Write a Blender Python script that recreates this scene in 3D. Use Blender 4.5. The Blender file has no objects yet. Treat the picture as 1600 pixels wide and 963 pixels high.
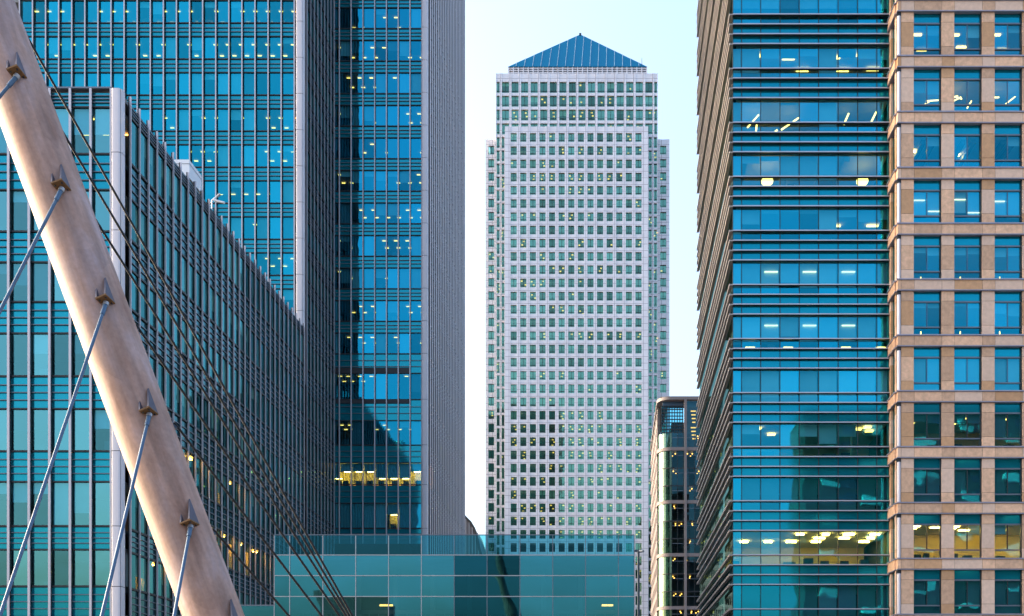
import bpy, bmesh, math, random
from mathutils import Vector, Matrix

R = random.Random(7)
sc = bpy.context.scene
COL = sc.collection

# ------------------------------------------------------------------ camera
F, VX, HY, CZ = 1600.0, 955.0, 1130.0, 7.0      # focal length, eye point and horizon in photo pixels; eye height in metres
cam_d = bpy.data.cameras.new('camera')
cam_d.sensor_width = 36.0
cam_d.lens = 36.0 * F / 1600.0
cam_d.shift_x = -(VX - 800.0) / 1600.0
cam_d.shift_y = (HY - 481.5) / 1600.0
cam_d.clip_start = 0.1
cam_d.clip_end = 6000
cam = bpy.data.objects.new('camera', cam_d)
COL.objects.link(cam)
cam.location = (0, 0, CZ)
cam.rotation_euler = (math.pi / 2, 0, 0)
sc.camera = cam

# ------------------------------------------------------------------ sky, sun, exposure
SUN_EL, SUN_ROT = 15.0, 282.0
w = bpy.data.worlds.new("World")
sc.world = w
w.use_nodes = True
nt = w.node_tree
bg = nt.nodes['Background']
sky = nt.nodes.new('ShaderNodeTexSky')
sky.sky_type = 'NISHITA'
sky.sun_disc = False
sky.sun_elevation = math.radians(SUN_EL)
sky.sun_rotation = math.radians(SUN_ROT)
sky.air_density, sky.dust_density, sky.ozone_density = 1.0, 8.0, 2.2
nt.links.new(sky.outputs[0], bg.inputs[0])
bg.inputs[1].default_value = 0.15
sun_d = bpy.data.lights.new('sun', 'SUN')
sun_d.energy = 0.5
sun_d.angle = math.radians(15)
sun_d.color = (1.0, 0.80, 0.64)
sun = bpy.data.objects.new('sun', sun_d)
COL.objects.link(sun)
_r, _e = math.radians(SUN_ROT), math.radians(SUN_EL)
to_sun = Vector((math.sin(_r) * math.cos(_e), math.cos(_r) * math.cos(_e), math.sin(_e)))
sun.rotation_euler = (-to_sun).to_track_quat('-Z', 'Y').to_euler()
sun.location = to_sun * 400
sc.view_settings.view_transform = 'Standard'
sc.view_settings.look = 'None'
sc.view_settings.exposure = 2.58
sc.view_settings.gamma = 1.0
sc.render.engine = 'CYCLES'
sc.cycles.use_denoising = True
sc.cycles.max_bounces = 8
sc.cycles.diffuse_bounces = 3
sc.cycles.glossy_bounces = 5
sc.cycles.transmission_bounces = 4
sc.cycles.transparent_max_bounces = 16
sc.cycles.sample_clamp_indirect = 4.0
sc.cycles.caustics_reflective = False
sc.cycles.caustics_refractive = False

# ------------------------------------------------------------------ materials
MATS = {}


def new_mat(name):
    m = bpy.data.materials.new(name)
    m.use_nodes = True
    MATS[name] = m
    t = m.node_tree
    t.nodes.clear()
    out = t.nodes.new('ShaderNodeOutputMaterial')
    return m, t, out


def N(t, kind, **kw):
    n = t.nodes.new(kind)
    for k, v in kw.items():
        setattr(n, k, v)
    return n


def mat_solid(name, col, rough=0.6, metal=0.0, var=0.12, scale=1.5, bump=0.0, bscale=20.0, obj_var=0.0, streak=False):
    m, t, out = new_mat(name)
    b = N(t, 'ShaderNodeBsdfPrincipled')
    b.inputs['Roughness'].default_value = rough
    b.inputs['Metallic'].default_value = metal
    geo = N(t, 'ShaderNodeNewGeometry')
    mp = N(t, 'ShaderNodeMapping')
    mp.inputs['Scale'].default_value = (1, 1, 0.15) if streak else (1, 1, 1)
    t.links.new(geo.outputs['Position'], mp.inputs['Vector'])
    no = N(t, 'ShaderNodeTexNoise')
    no.inputs['Scale'].default_value = scale
    no.inputs['Detail'].default_value = 5
    no.inputs['Roughness'].default_value = 0.65
    t.links.new(mp.outputs[0], no.inputs['Vector'])
    mr = N(t, 'ShaderNodeMapRange')
    mr.inputs['From Min'].default_value = 0.25
    mr.inputs['From Max'].default_value = 0.75
    mr.inputs['To Min'].default_value = 1 - var
    mr.inputs['To Max'].default_value = 1 + var
    t.links.new(no.outputs['Fac'], mr.inputs['Value'])
    val = mr.outputs[0]
    if obj_var:
        oi = N(t, 'ShaderNodeObjectInfo')
        m2 = N(t, 'ShaderNodeMapRange')
        m2.inputs['To Min'].default_value = 1 - obj_var
        m2.inputs['To Max'].default_value = 1 + obj_var
        t.links.new(oi.outputs['Random'], m2.inputs['Value'])
        mm = N(t, 'ShaderNodeMath', operation='MULTIPLY')
        t.links.new(val, mm.inputs[0])
        t.links.new(m2.outputs[0], mm.inputs[1])
        val = mm.outputs[0]
    mx = N(t, 'ShaderNodeVectorMath', operation='SCALE')
    mx.inputs[0].default_value = col
    t.links.new(val, mx.inputs['Scale'])
    t.links.new(mx.outputs[0], b.inputs['Base Color'])
    if bump:
        nb = N(t, 'ShaderNodeTexNoise')
        nb.inputs['Scale'].default_value = bscale
        nb.inputs['Detail'].default_value = 4
        t.links.new(geo.outputs['Position'], nb.inputs['Vector'])
        bp = N(t, 'ShaderNodeBump')
        bp.inputs['Strength'].default_value = bump
        bp.inputs['Distance'].default_value = 0.02
        t.links.new(nb.outputs['Fac'], bp.inputs['Height'])
        t.links.new(bp.outputs[0], b.inputs['Normal'])
    t.links.new(b.outputs[0], out.inputs['Surface'])
    return m


def mat_glass(name, refl, trans, fac=0.45, rough=0.02, wave=0.0012, wscale=0.5, edge=0.5, spread=1.0):
    """coated window glass: a tinted mirror layer over tinted clear glass"""
    m, t, out = new_mat(name)
    g = N(t, 'ShaderNodeBsdfGlossy')
    g.inputs['Color'].default_value = (*refl, 1)
    g.inputs['Roughness'].default_value = rough
    tr = N(t, 'ShaderNodeBsdfTransparent')
    tr.inputs['Color'].default_value = (*trans, 1)
    lw = N(t, 'ShaderNodeLayerWeight')
    lw.inputs['Blend'].default_value = 0.5
    pw = N(t, 'ShaderNodeMath', operation='POWER')
    pw.inputs[1].default_value = 3.0
    t.links.new(lw.outputs['Facing'], pw.inputs[0])
    ma = N(t, 'ShaderNodeMath', operation='MULTIPLY_ADD')
    ma.inputs[1].default_value = edge
    ma.inputs[2].default_value = fac
    ma.use_clamp = True
    t.links.new(pw.outputs[0], ma.inputs[0])
    oi = N(t, 'ShaderNodeObjectInfo')
    mr = N(t, 'ShaderNodeMapRange')
    mr.inputs['To Min'].default_value = fac * (1 - 0.45 * spread)
    mr.inputs['To Max'].default_value = fac * (1 + 0.35 * spread)
    t.links.new(oi.outputs['Random'], mr.inputs['Value'])
    t.links.new(mr.outputs[0], ma.inputs[2])
    if wave:
        geo = N(t, 'ShaderNodeNewGeometry')
        no = N(t, 'ShaderNodeTexNoise')
        no.inputs['Scale'].default_value = wscale
        no.inputs['Detail'].default_value = 1
        t.links.new(geo.outputs['Position'], no.inputs['Vector'])
        bp = N(t, 'ShaderNodeBump')
        bp.inputs['Strength'].default_value = 1.0
        bp.inputs['Distance'].default_value = wave * 10
        t.links.new(no.outputs['Fac'], bp.inputs['Height'])
        t.links.new(bp.outputs[0], g.inputs['Normal'])
    mx = N(t, 'ShaderNodeMixShader')
    t.links.new(ma.outputs[0], mx.inputs[0])
    t.links.new(tr.outputs[0], mx.inputs[1])
    t.links.new(g.outputs[0], mx.inputs[2])
    t.links.new(mx.outputs[0], out.inputs['Surface'])
    return m


def mat_spandrel(name, col, refl, fac=0.4):
    """opaque back-painted glass"""
    m, t, out = new_mat(name)
    d = N(t, 'ShaderNodeBsdfDiffuse')
    d.inputs['Color'].default_value = (*col, 1)
    g = N(t, 'ShaderNodeBsdfGlossy')
    g.inputs['Color'].default_value = (*refl, 1)
    g.inputs['Roughness'].default_value = 0.06
    lw = N(t, 'ShaderNodeLayerWeight')
    pw = N(t, 'ShaderNodeMath', operation='POWER')
    pw.inputs[1].default_value = 3.0
    t.links.new(lw.outputs['Facing'], pw.inputs[0])
    ma = N(t, 'ShaderNodeMath', operation='MULTIPLY_ADD')
    ma.inputs[1].default_value = 0.5
    ma.inputs[2].default_value = fac
    ma.use_clamp = True
    t.links.new(pw.outputs[0], ma.inputs[0])
    mx = N(t, 'ShaderNodeMixShader')
    t.links.new(ma.outputs[0], mx.inputs[0])
    t.links.new(d.outputs[0], mx.inputs[1])
    t.links.new(g.outputs[0], mx.inputs[2])
    t.links.new(mx.outputs[0], out.inputs['Surface'])
    return m


def mat_light(name, col, strength, sampled=False):
    m, t, out = new_mat(name)
    e = N(t, 'ShaderNodeEmission')
    e.inputs['Color'].default_value = (*col, 1)
    e.inputs['Strength'].default_value = strength
    t.links.new(e.outputs[0], out.inputs['Surface'])
    m.cycles.emission_sampling = 'AUTO' if sampled else 'NONE'
    return m


mat_solid('aluminium_pale', (0.528, 0.48, 0.504), 0.38, 0.25, 0.06, 0.8)
mat_solid('aluminium_grey', (0.36, 0.35, 0.36), 0.42, 0.3, 0.08, 0.8)
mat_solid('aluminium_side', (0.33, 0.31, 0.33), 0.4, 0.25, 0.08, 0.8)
mat_solid('seam_blue', (0.14, 0.24, 0.33), 0.4, 0.3, 0.08, 0.8)
mat_solid('metal_black', (0.012, 0.013, 0.016), 0.5, 0.0, 0.1)
mat_solid('rail_metal', (0.13, 0.15, 0.18), 0.4, 0.4, 0.1)
mat_solid('fin_beige', (0.33, 0.28, 0.255), 0.5, 0.2, 0.12, 0.4)
mat_solid('fin_dark', (0.03, 0.03, 0.035), 0.45, 0.2, 0.1)
mat_solid('fin_edge', (0.456, 0.444, 0.504), 0.35, 0.4, 0.06)
mat_solid('column_white', (0.667, 0.598, 0.609), 0.4, 0.05, 0.08, 0.6, streak=True)
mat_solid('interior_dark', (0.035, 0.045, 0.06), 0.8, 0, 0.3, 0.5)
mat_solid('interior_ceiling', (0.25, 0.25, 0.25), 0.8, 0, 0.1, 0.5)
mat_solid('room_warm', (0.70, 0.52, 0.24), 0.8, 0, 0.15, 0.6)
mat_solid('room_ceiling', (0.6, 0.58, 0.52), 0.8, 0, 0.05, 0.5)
mat_solid('blind', (0.6, 0.64, 0.64), 0.8, 0, 0.06, 0.7, obj_var=0.2)
mat_solid('blind_grey', (0.2, 0.22, 0.24), 0.8, 0, 0.06, 0.7, obj_var=0.3)
mat_solid('furniture', (0.08, 0.08, 0.09), 0.6, 0, 0.3, 2.0, obj_var=0.5)
mat_solid('stone', (0.63, 0.39, 0.25), 0.75, 0, 0.22, 3.0, bump=0.15, bscale=9, obj_var=0.2)
mat_solid('stone_ochre', (0.52, 0.295, 0.155), 0.75, 0, 0.16, 3.0, bump=0.15, bscale=9, obj_var=0.08)
mat_solid('stone_pale', (0.66, 0.46, 0.345), 0.75, 0, 0.12, 3.0, bump=0.15, bscale=9, obj_var=0.06)
mat_solid('stone_pink', (0.19, 0.155, 0.15), 0.65, 0, 0.08, 0.5)
mat_solid('stone_joint', (0.10, 0.075, 0.06), 0.9, 0, 0.2, 3.0)
mat_solid('ledge_lilac', (0.3, 0.28, 0.34), 0.4, 0.3, 0.1)
mat_solid('roof_grey', (0.22, 0.22, 0.22), 0.8, 0, 0.2, 0.3)
mat_solid('white_paint', (0.78, 0.78, 0.8), 0.4, 0, 0.05, 1.0)
mat_solid('pole_navy', (0.02, 0.035, 0.055), 0.4, 0.2, 0.1)
mat_solid('cable_black', (0.008, 0.008, 0.009), 0.7, 0.0, 0.2, 6.0)
mat_solid('cable_blue', (0.06, 0.115, 0.19), 0.45, 0.1, 0.14, 5.0)
mat_solid('bracket_paint', (0.085, 0.075, 0.1), 0.5, 0.1, 0.2, 6.0)
mat_solid('bracket_rust', (0.17, 0.085, 0.03), 0.7, 0, 0.3, 10.0)
mat_solid('paving', (0.2, 0.19, 0.18), 0.85, 0, 0.25, 0.2)
mat_solid('bark', (0.06, 0.045, 0.035), 0.9, 0, 0.3, 4)
mat_solid('leaf', (0.06, 0.10, 0.035), 0.6, 0, 0.4, 1.2)
mat_solid('brick_brown', (0.07, 0.045, 0.035), 0.85, 0, 0.2, 0.4)
mat_solid('waterside_brick', (0.17, 0.13, 0.11), 0.85, 0, 0.2, 0.4)
mat_solid('balcony_pale', (0.7, 0.62, 0.55), 0.7, 0, 0.1)

GL_R, GL_T = (0.26, 0.76, 0.78), (0.34, 0.74, 0.86)
mat_glass('glass_blue', GL_R, GL_T, 0.32)
mat_glass('glass_deep', (0.015, 0.56, 0.84), (0.32, 0.70, 0.78), 0.35)
mat_glass('glass_tower', (0.02, 0.66, 0.86), (0.28, 0.72, 0.78), 0.34)
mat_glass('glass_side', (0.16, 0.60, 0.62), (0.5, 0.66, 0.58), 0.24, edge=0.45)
mat_glass('glass_banded', (0.012, 0.62, 0.87), (0.36, 0.74, 0.82), 0.34, wave=0.0007)
mat_glass('glass_stone', (0.012, 0.58, 0.82), (0.40, 0.74, 0.80), 0.31)
mat_glass('glass_teal', (0.40, 0.90, 0.66), (0.45, 0.72, 0.56), 0.27, wave=0.0008)
mat_glass('glass_green', (0.5, 0.7, 0.5), (0.2, 0.4, 0.36), 0.18)
mat_glass('glass_dark', (0.2, 0.6, 0.75), (0.5, 0.7, 0.7), 0.07)
mat_glass('glass_parapet', (0.10, 0.50, 0.64), (0.18, 0.60, 0.72), 0.09)
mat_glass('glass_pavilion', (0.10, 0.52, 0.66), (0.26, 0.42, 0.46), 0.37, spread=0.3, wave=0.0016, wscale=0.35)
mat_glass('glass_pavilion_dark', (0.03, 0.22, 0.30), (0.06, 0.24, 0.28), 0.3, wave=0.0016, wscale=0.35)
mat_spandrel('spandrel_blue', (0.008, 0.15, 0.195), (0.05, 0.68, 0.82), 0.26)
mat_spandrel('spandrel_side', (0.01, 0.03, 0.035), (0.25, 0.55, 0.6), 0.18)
mat_spandrel('spandrel_banded', (0.004, 0.125, 0.175), (0.02, 0.62, 0.82), 0.26)
mat_spandrel('pyramid_metal', (0.01, 0.07, 0.13), (0.05, 0.36, 0.52), 0.3)
WARM = (1.0, 0.70, 0.28)
mat_light('lamp_small', (1.0, 0.42, 0.08), 1.2)
mat_light('lamp_tower', (1.0, 0.50, 0.11), 0.42)
mat_light('lamp_room', (1.0, 0.44, 0.09), 1.8, True)
mat_light('lamp_office', (1.0, 0.42, 0.075), 18.0, True)
mat_light('lamp_white', (1.0, 0.7, 0.35), 0.6)


def mat_cladding():
    """stainless panels of the far tower with thin joints every storey and half bay"""
    m, t, out = new_mat('cladding')
    b = N(t, 'ShaderNodeBsdfPrincipled')
    b.inputs['Roughness'].default_value = 0.42
    b.inputs['Metallic'].default_value = 0.2
    geo = N(t, 'ShaderNodeNewGeometry')
    sx = N(t, 'ShaderNodeSeparateXYZ')
    t.links.new(geo.outputs['Position'], sx.inputs[0])

    def lines(sock, period, off, width):
        a = N(t, 'ShaderNodeMath', operation='ADD')
        a.inputs[1].default_value = off
        t.links.new(sock, a.inputs[0])
        md = N(t, 'ShaderNodeMath', operation='FLOORED_MODULO')
        md.inputs[1].default_value = period
        t.links.new(a.outputs[0], md.inputs[0])
        lt = N(t, 'ShaderNodeMath', operation='LESS_THAN')
        lt.inputs[1].default_value = width
        t.links.new(md.outputs[0], lt.inputs[0])
        return lt.outputs[0]
    px = 311 / F
    l1 = lines(sx.outputs['Z'], 20.67 * px / 2, 0.3, 0.12)
    l2 = lines(sx.outputs['X'], 15.0 * px, 15.0 * px * 1000 - (810.0 - VX) * px, 0.12)
    mxl = N(t, 'ShaderNodeMath', operation='MAXIMUM')
    t.links.new(l1, mxl.inputs[0])
    t.links.new(l2, mxl.inputs[1])
    no = N(t, 'ShaderNodeTexNoise')
    no.inputs['Scale'].default_value = 0.35
    no.inputs['Detail'].default_value = 4
    t.links.new(geo.outputs['Position'], no.inputs['Vector'])
    cr = N(t, 'ShaderNodeValToRGB')
    cr.color_ramp.elements[0].position = 0.3
    cr.color_ramp.elements[0].color = (0.72, 0.66, 0.66, 1)
    cr.color_ramp.elements[1].position = 0.7
    cr.color_ramp.elements[1].color = (0.84, 0.78, 0.78, 1)
    t.links.new(no.outputs['Fac'], cr.inputs[0])
    mx = N(t, 'ShaderNodeMixRGB')
    mx.inputs[2].default_value = (0.34, 0.29, 0.30, 1)
    t.links.new(mxl.outputs[0], mx.inputs[0])
    t.links.new(cr.outputs[0], mx.inputs[1])
    t.links.new(mx.outputs[0], b.inputs['Base Color'])
    t.links.new(b.outputs[0], out.inputs['Surface'])


mat_cladding()


def mat_concrete():
    m, t, out = new_mat('mast_concrete')
    b = N(t, 'ShaderNodeBsdfPrincipled')
    b.inputs['Roughness'].default_value = 0.62
    tc = N(t, 'ShaderNodeTexCoord')
    mp = N(t, 'ShaderNodeMapping')
    mp.inputs['Scale'].default_value = (1, 1, 0.35)
    t.links.new(tc.outputs['Object'], mp.inputs[0])
    n1 = N(t, 'ShaderNodeTexNoise')
    n1.inputs['Scale'].default_value = 1.6
    n1.inputs['Detail'].default_value = 6
    n1.inputs['Roughness'].default_value = 0.6
    t.links.new(mp.outputs[0], n1.inputs['Vector'])
    cr = N(t, 'ShaderNodeValToRGB')
    e = cr.color_ramp.elements
    e[0].position, e[0].color = 0.34, (0.30, 0.155, 0.105, 1)
    e[1].position, e[1].color = 0.66, (0.46, 0.32, 0.30, 1)
    k = e.new(0.5)
    k.color = (0.42, 0.25, 0.19, 1)
    t.links.new(n1.outputs['Fac'], cr.inputs[0])
    n2 = N(t, 'ShaderNodeTexVoronoi', feature='F1')
    n2.inputs['Scale'].default_value = 2.2
    t.links.new(mp.outputs[0], n2.inputs['Vector'])
    mr = N(t, 'ShaderNodeMapRange')
    mr.inputs['To Min'].default_value = 0.86
    mr.inputs['To Max'].default_value = 1.1
    t.links.new(n2.outputs['Color'], mr.inputs['Value'])
    n3 = N(t, 'ShaderNodeTexNoise')
    n3.inputs['Scale'].default_value = 14
    n3.inputs['Detail'].default_value = 6
    t.links.new(tc.outputs['Object'], n3.inputs['Vector'])
    mr3 = N(t, 'ShaderNodeMapRange')
    mr3.inputs['From Min'].default_value = 0.3
    mr3.inputs['From Max'].default_value = 0.7
    mr3.inputs['To Min'].default_value = 0.9
    mr3.inputs['To Max'].default_value = 1.08
    t.links.new(n3.outputs['Fac'], mr3.inputs['Value'])
    mm0 = N(t, 'ShaderNodeMath', operation='MULTIPLY')
    t.links.new(mr.outputs[0], mm0.inputs[0])
    t.links.new(mr3.outputs[0], mm0.inputs[1])
    mp4 = N(t, 'ShaderNodeMapping')
    mp4.inputs['Scale'].default_value = (1, 1, 0.08)
    t.links.new(tc.outputs['Object'], mp4.inputs[0])
    n4 = N(t, 'ShaderNodeTexNoise')
    n4.inputs['Scale'].default_value = 7
    n4.inputs['Detail'].default_value = 5
    t.links.new(mp4.outputs[0], n4.inputs['Vector'])
    mr4 = N(t, 'ShaderNodeMapRange')
    mr4.inputs['From Min'].default_value = 0.35
    mr4.inputs['From Max'].default_value = 0.62
    mr4.inputs['To Min'].default_value = 0.78
    mr4.inputs['To Max'].default_value = 1.06
    t.links.new(n4.outputs['Fac'], mr4.inputs['Value'])
    mm = N(t, 'ShaderNodeMath', operation='MULTIPLY')
    t.links.new(mm0.outputs[0], mm.inputs[0])
    t.links.new(mr4.outputs[0], mm.inputs[1])
    vs = N(t, 'ShaderNodeVectorMath', operation='SCALE')
    t.links.new(cr.outputs[0], vs.inputs[0])
    t.links.new(mm.outputs[0], vs.inputs['Scale'])
    t.links.new(vs.outputs[0], b.inputs['Base Color'])
    bp = N(t, 'ShaderNodeBump')
    bp.inputs['Strength'].default_value = 0.25
    bp.inputs['Distance'].default_value = 0.01
    t.links.new(n3.outputs['Fac'], bp.inputs['Height'])
    t.links.new(bp.outputs[0], b.inputs['Normal'])
    t.links.new(b.outputs[0], out.inputs['Surface'])


mat_concrete()

# ------------------------------------------------------------------ mesh helpers
CACHE = {}
BOXF = ((0, 3, 2, 1), (4, 5, 6, 7), (0, 1, 5, 4), (1, 2, 6, 5), (2, 3, 7, 6), (3, 0, 4, 7))


def box_mesh(sx, sy, sz, mat):
    """box of the given size about its own centre, shared between alike pieces"""
    key = ('b', round(sx, 3), round(sy, 3), round(sz, 3), mat)
    if key not in CACHE:
        x, y, z = sx / 2, sy / 2, sz / 2
        me = bpy.data.meshes.new('box')
        me.from_pydata([(-x, -y, -z), (x, -y, -z), (x, y, -z), (-x, y, -z), (-x, -y, z), (x, -y, z), (x, y, z), (-x, y, z)], [], BOXF)
        me.materials.append(MATS[mat])
        CACHE[key] = me
    return CACHE[key]


def pane_mesh(w_, h_, mat, axis='y'):
    """upright sheet of glass; axis = the direction it faces along"""
    key = ('p', round(w_, 3), round(h_, 3), mat, axis)
    if key not in CACHE:
        x, z = w_ / 2, h_ / 2
        me = bpy.data.meshes.new('pane')
        if axis == 'y':
            v = [(-x, 0, -z), (x, 0, -z), (x, 0, z), (-x, 0, z)]
        else:
            v = [(0, -x, -z), (0, x, -z), (0, x, z), (0, -x, z)]
        me.from_pydata(v, [], [(0, 1, 2, 3)])
        me.materials.append(MATS[mat])
        CACHE[key] = me
    return CACHE[key]


class MB:
    """collects boxes and tubes into one mesh"""

    def __init__(self):
        self.v, self.f, self.mi = [], [], []
        self.mats = []

    def m(self, mat):
        if mat not in self.mats:
            self.mats.append(mat)
        return self.mats.index(mat)

    def box(self, x0, x1, y0, y1, z0, z1, mat):
        b = len(self.v)
        self.v += [(x0, y0, z0), (x1, y0, z0), (x1, y1, z0), (x0, y1, z0), (x0, y0, z1), (x1, y0, z1), (x1, y1, z1), (x0, y1, z1)]
        self.f += [tuple(b + i for i in q) for q in BOXF]
        self.mi += [self.m(mat)] * 6
        return self

    def poly(self, vs, mat):
        b = len(self.v)
        self.v += [tuple(p) for p in vs]
        self.f.append(tuple(range(b, b + len(vs))))
        self.mi.append(self.m(mat))
        return self

    def tube(self, p0, p1, r0, r1, mat, n=12, caps=True):
        p0, p1 = Vector(p0), Vector(p1)
        d = (p1 - p0).normalized()
        a = d.orthogonal().normalized()
        c = d.cross(a)
        b = len(self.v)
        for p, r in ((p0, r0), (p1, r1)):
            for i in range(n):
                q = p + (a * math.cos(2 * math.pi * i / n) + c * math.sin(2 * math.pi * i / n)) * r
                self.v.append(tuple(q))
        k = self.m(mat)
        for i in range(n):
            j = (i + 1) % n
            self.f.append((b + i, b + j, b + n + j, b + n + i))
            self.mi.append(k)
        if caps:
            self.f.append(tuple(b + n - 1 - i for i in range(n)))
            self.f.append(tuple(b + n + i for i in range(n)))
            self.mi += [k, k]
        return self

    def prism(self, pts, z0, z1, mat):
        n = len(pts)
        b = len(self.v)
        self.v += [(p[0], p[1], z0) for p in pts] + [(p[0], p[1], z1) for p in pts]
        k = self.m(mat)
        for i in range(n):
            j = (i + 1) % n
            self.f.append((b + i, b + j, b + n + j, b + n + i))
            self.mi.append(k)
        self.f.append(tuple(b + n - 1 - i for i in range(n)))
        self.f.append(tuple(b + n + i for i in range(n)))
        self.mi += [k, k]
        return self

    def mesh(self, name, smooth=False):
        me = bpy.data.meshes.new(name)
        me.from_pydata(self.v, [], self.f)
        for q in self.mats:
            me.materials.append(MATS[q])
        me.polygons.foreach_set('material_index', self.mi)
        if smooth:
            me.polygons.foreach_set('use_smooth', [True] * len(me.polygons))
            me.set_sharp_from_angle(angle=math.radians(40))
        me.update()
        return me


def link(name, data, parent=None, loc=(0, 0, 0), rot=None):
    o = bpy.data.objects.new(name, data)
    COL.objects.link(o)
    o.location = loc
    if rot:
        o.rotation_euler = rot
    if parent is not None:
        o.parent = parent
    return o


def tag(o, label, cat, group=None):
    o['label'] = label
    o['category'] = cat
    if group:
        o['group'] = group
    return o


def thing(name, label, cat, loc=(0, 0, 0), group=None):
    return tag(link(name, None, None, loc), label, cat, group)


def stuff(o):
    o['kind'] = 'stuff'
    return o


class B:
    """a building: an Empty at its base; parts are given in world coordinates"""

    def __init__(self, name, label, cat, base):
        self.base = Vector(base)
        self.root = thing(name, label, cat, base)

    def part(self, name, data, loc, rot=None):
        return link(name, data, self.root, Vector(loc) - self.base, rot)

    def box(self, name, x0, x1, y0, y1, z0, z1, mat):
        return self.part(name, box_mesh(abs(x1 - x0), abs(y1 - y0), abs(z1 - z0), mat), ((x0 + x1) / 2, (y0 + y1) / 2, (z0 + z1) / 2))

    def joined(self, name, mb, smooth=False):
        return self.part(name, mb.mesh(name, smooth), (0, 0, 0))


def PX(px, d):
    return (px - VX) * d / F


def PZ(py, d):
    return CZ + (HY - py) * d / F


def tilt(a=0.25):
    a = math.radians(a)
    return (R.uniform(-a, a), 0, R.uniform(-a, a))


# ------------------------------------------------------------------ ground
g = MB().poly([(-3000, -3000, 0), (3000, -3000, 0), (3000, 3000, 0), (-3000, 3000, 0)], 'paving')
gr = link('ground', g.mesh('ground'))
gr['kind'] = 'structure'


# ------------------------------------------------------------------ curtain wall facing the camera
def front_wall(b, d, mull, rows, z_lo, z_hi, glass, spandrel, n_rails, proj, lights=0.4, blinds=0.6, hide=None, special=None):
    """mull: list of mullion x (metres, ascending); rows: list of (z bottom, z top) of the windows, ascending"""
    s = d / F
    # mullions: dark blade with a pale nose
    for x in mull:
        mu = b.box('mullion', x - 0.03, x + 0.03, d - proj, d + 0.05, z_lo, z_hi, 'metal_black')
        link('nose', box_mesh(0.17 if d < 100 else 0.13, 0.09, z_hi - z_lo + 0.02, 'aluminium_pale'), mu, (0, -(proj + 0.05) / 2 - 0.02, 0))
    xa, xb = mull[0], mull[-1]
    # windows
    for ri, (z0, z1) in enumerate(rows):
        b.box('transom', xa, xb, d - 0.12, d + 0.03, z1 - 0.02, z1 + 0.08, 'metal_black')
        b.box('sill', xa, xb, d - 0.10, d + 0.03, z0 - 0.12, z0, 'metal_black')
        floor_lit = R.random()
        floor_blind = R.random()
        for i in range(len(mull) - 1):
            x0, x1 = mull[i] + 0.03, mull[i + 1] - 0.03
            if hide and hide(x0, x1, z0, z1):
                continue
            wn = b.part('window', pane_mesh(x1 - x0, z1 - z0, glass), ((x0 + x1) / 2, d, (z0 + z1) / 2), tilt(0.18))
            h = z1 - z0
            if special and ri in special:
                k, lit_room = special[ri](i)
                if k:
                    link('blind', box_mesh(x1 - x0 - 0.06, 0.02, round(h * k, 3), 'blind'), wn, (0, 0.22, h / 2 - h * k / 2 - 0.01))
                if lit_room:
                    link('ceiling_light', box_mesh(0.8, 0.12, 0.04, 'lamp_office'), wn, (0, 0.8, h / 2 - h * k + 0.1))
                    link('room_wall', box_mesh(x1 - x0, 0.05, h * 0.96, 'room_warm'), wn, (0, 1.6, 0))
                    link('desk_item', box_mesh(0.7, 0.3, 0.6, 'furniture'), wn, (R.uniform(-.2, .2), 0.7, -h / 2 + 0.3))
                continue
            if R.random() < blinds * (0.5 + floor_blind):
                k = R.choice((0.25, 0.45, 0.55, 0.7, 0.97, 0.97, 0.97))
                link('blind', box_mesh(x1 - x0 - 0.06, 0.02, h * k, R.choice(('blind', 'blind', 'blind_grey'))), wn, (0, 0.22, h / 2 - h * k / 2 - 0.01))
                full = k > 0.8
            else:
                full = False
            if not full and floor_lit < lights:
                for q in (0.0, 1.0):
                    if R.random() < 0.75:
                        link('ceiling_light', box_mesh(0.46, 0.16, 0.03, 'lamp_small'), wn, (0.1 + R.uniform(-.05, .05), 0.9 + q * 2.0 + 0.4 * (ri % 3), h / 2 - 0.06))
            if R.random() < 0.25:
                fw = R.uniform(0.3, 0.7)
                fh = R.uniform(0.3, 0.8)
                link('desk_item', box_mesh(round(fw, 1), 0.3, round(fh, 1), 'furniture'), wn, (R.uniform(-.3, .3), 0.5, -h / 2 + fh / 2))
    # spandrel bands between the rows
    edges = [z_lo] + [z for r in rows for z in r] + [z_hi]
    for k in range(0, len(edges), 2):
        z0, z1 = edges[k] + (0.12 if k else 0), edges[k + 1] - 0.16
        if z1 - z0 < 0.2:
            continue
        for i in range(len(mull) - 1):
            x0, x1 = mull[i] + 0.03, mull[i + 1] - 0.03
            if hide and hide(x0, x1, z0, z1):
                continue
            b.part('spandrel', pane_mesh(x1 - x0, z1 - z0, spandrel), ((x0 + x1) / 2, d, (z0 + z1) / 2), tilt(0.15))
        for q in range(n_rails):
            zz = z0 + (z1 - z0) * (q + 1) / (n_rails + 1)
            b.box('rail', xa, xb, d - 0.12, d - 0.05, zz - 0.03, zz + 0.03, 'rail_metal')


def floor_plates(b, x0, x1, y0, y1, rows, core_y, mat='interior_ceiling'):
    for (z0, z1) in rows:
        b.box('ceiling', x0, x1, y0, y1, z1 + 0.05, z1 + 0.35, mat)
        b.box('floor_plate', x0, x1, y0, y1, z0 - 0.4, z0 - 0.12, 'interior_dark')


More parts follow.
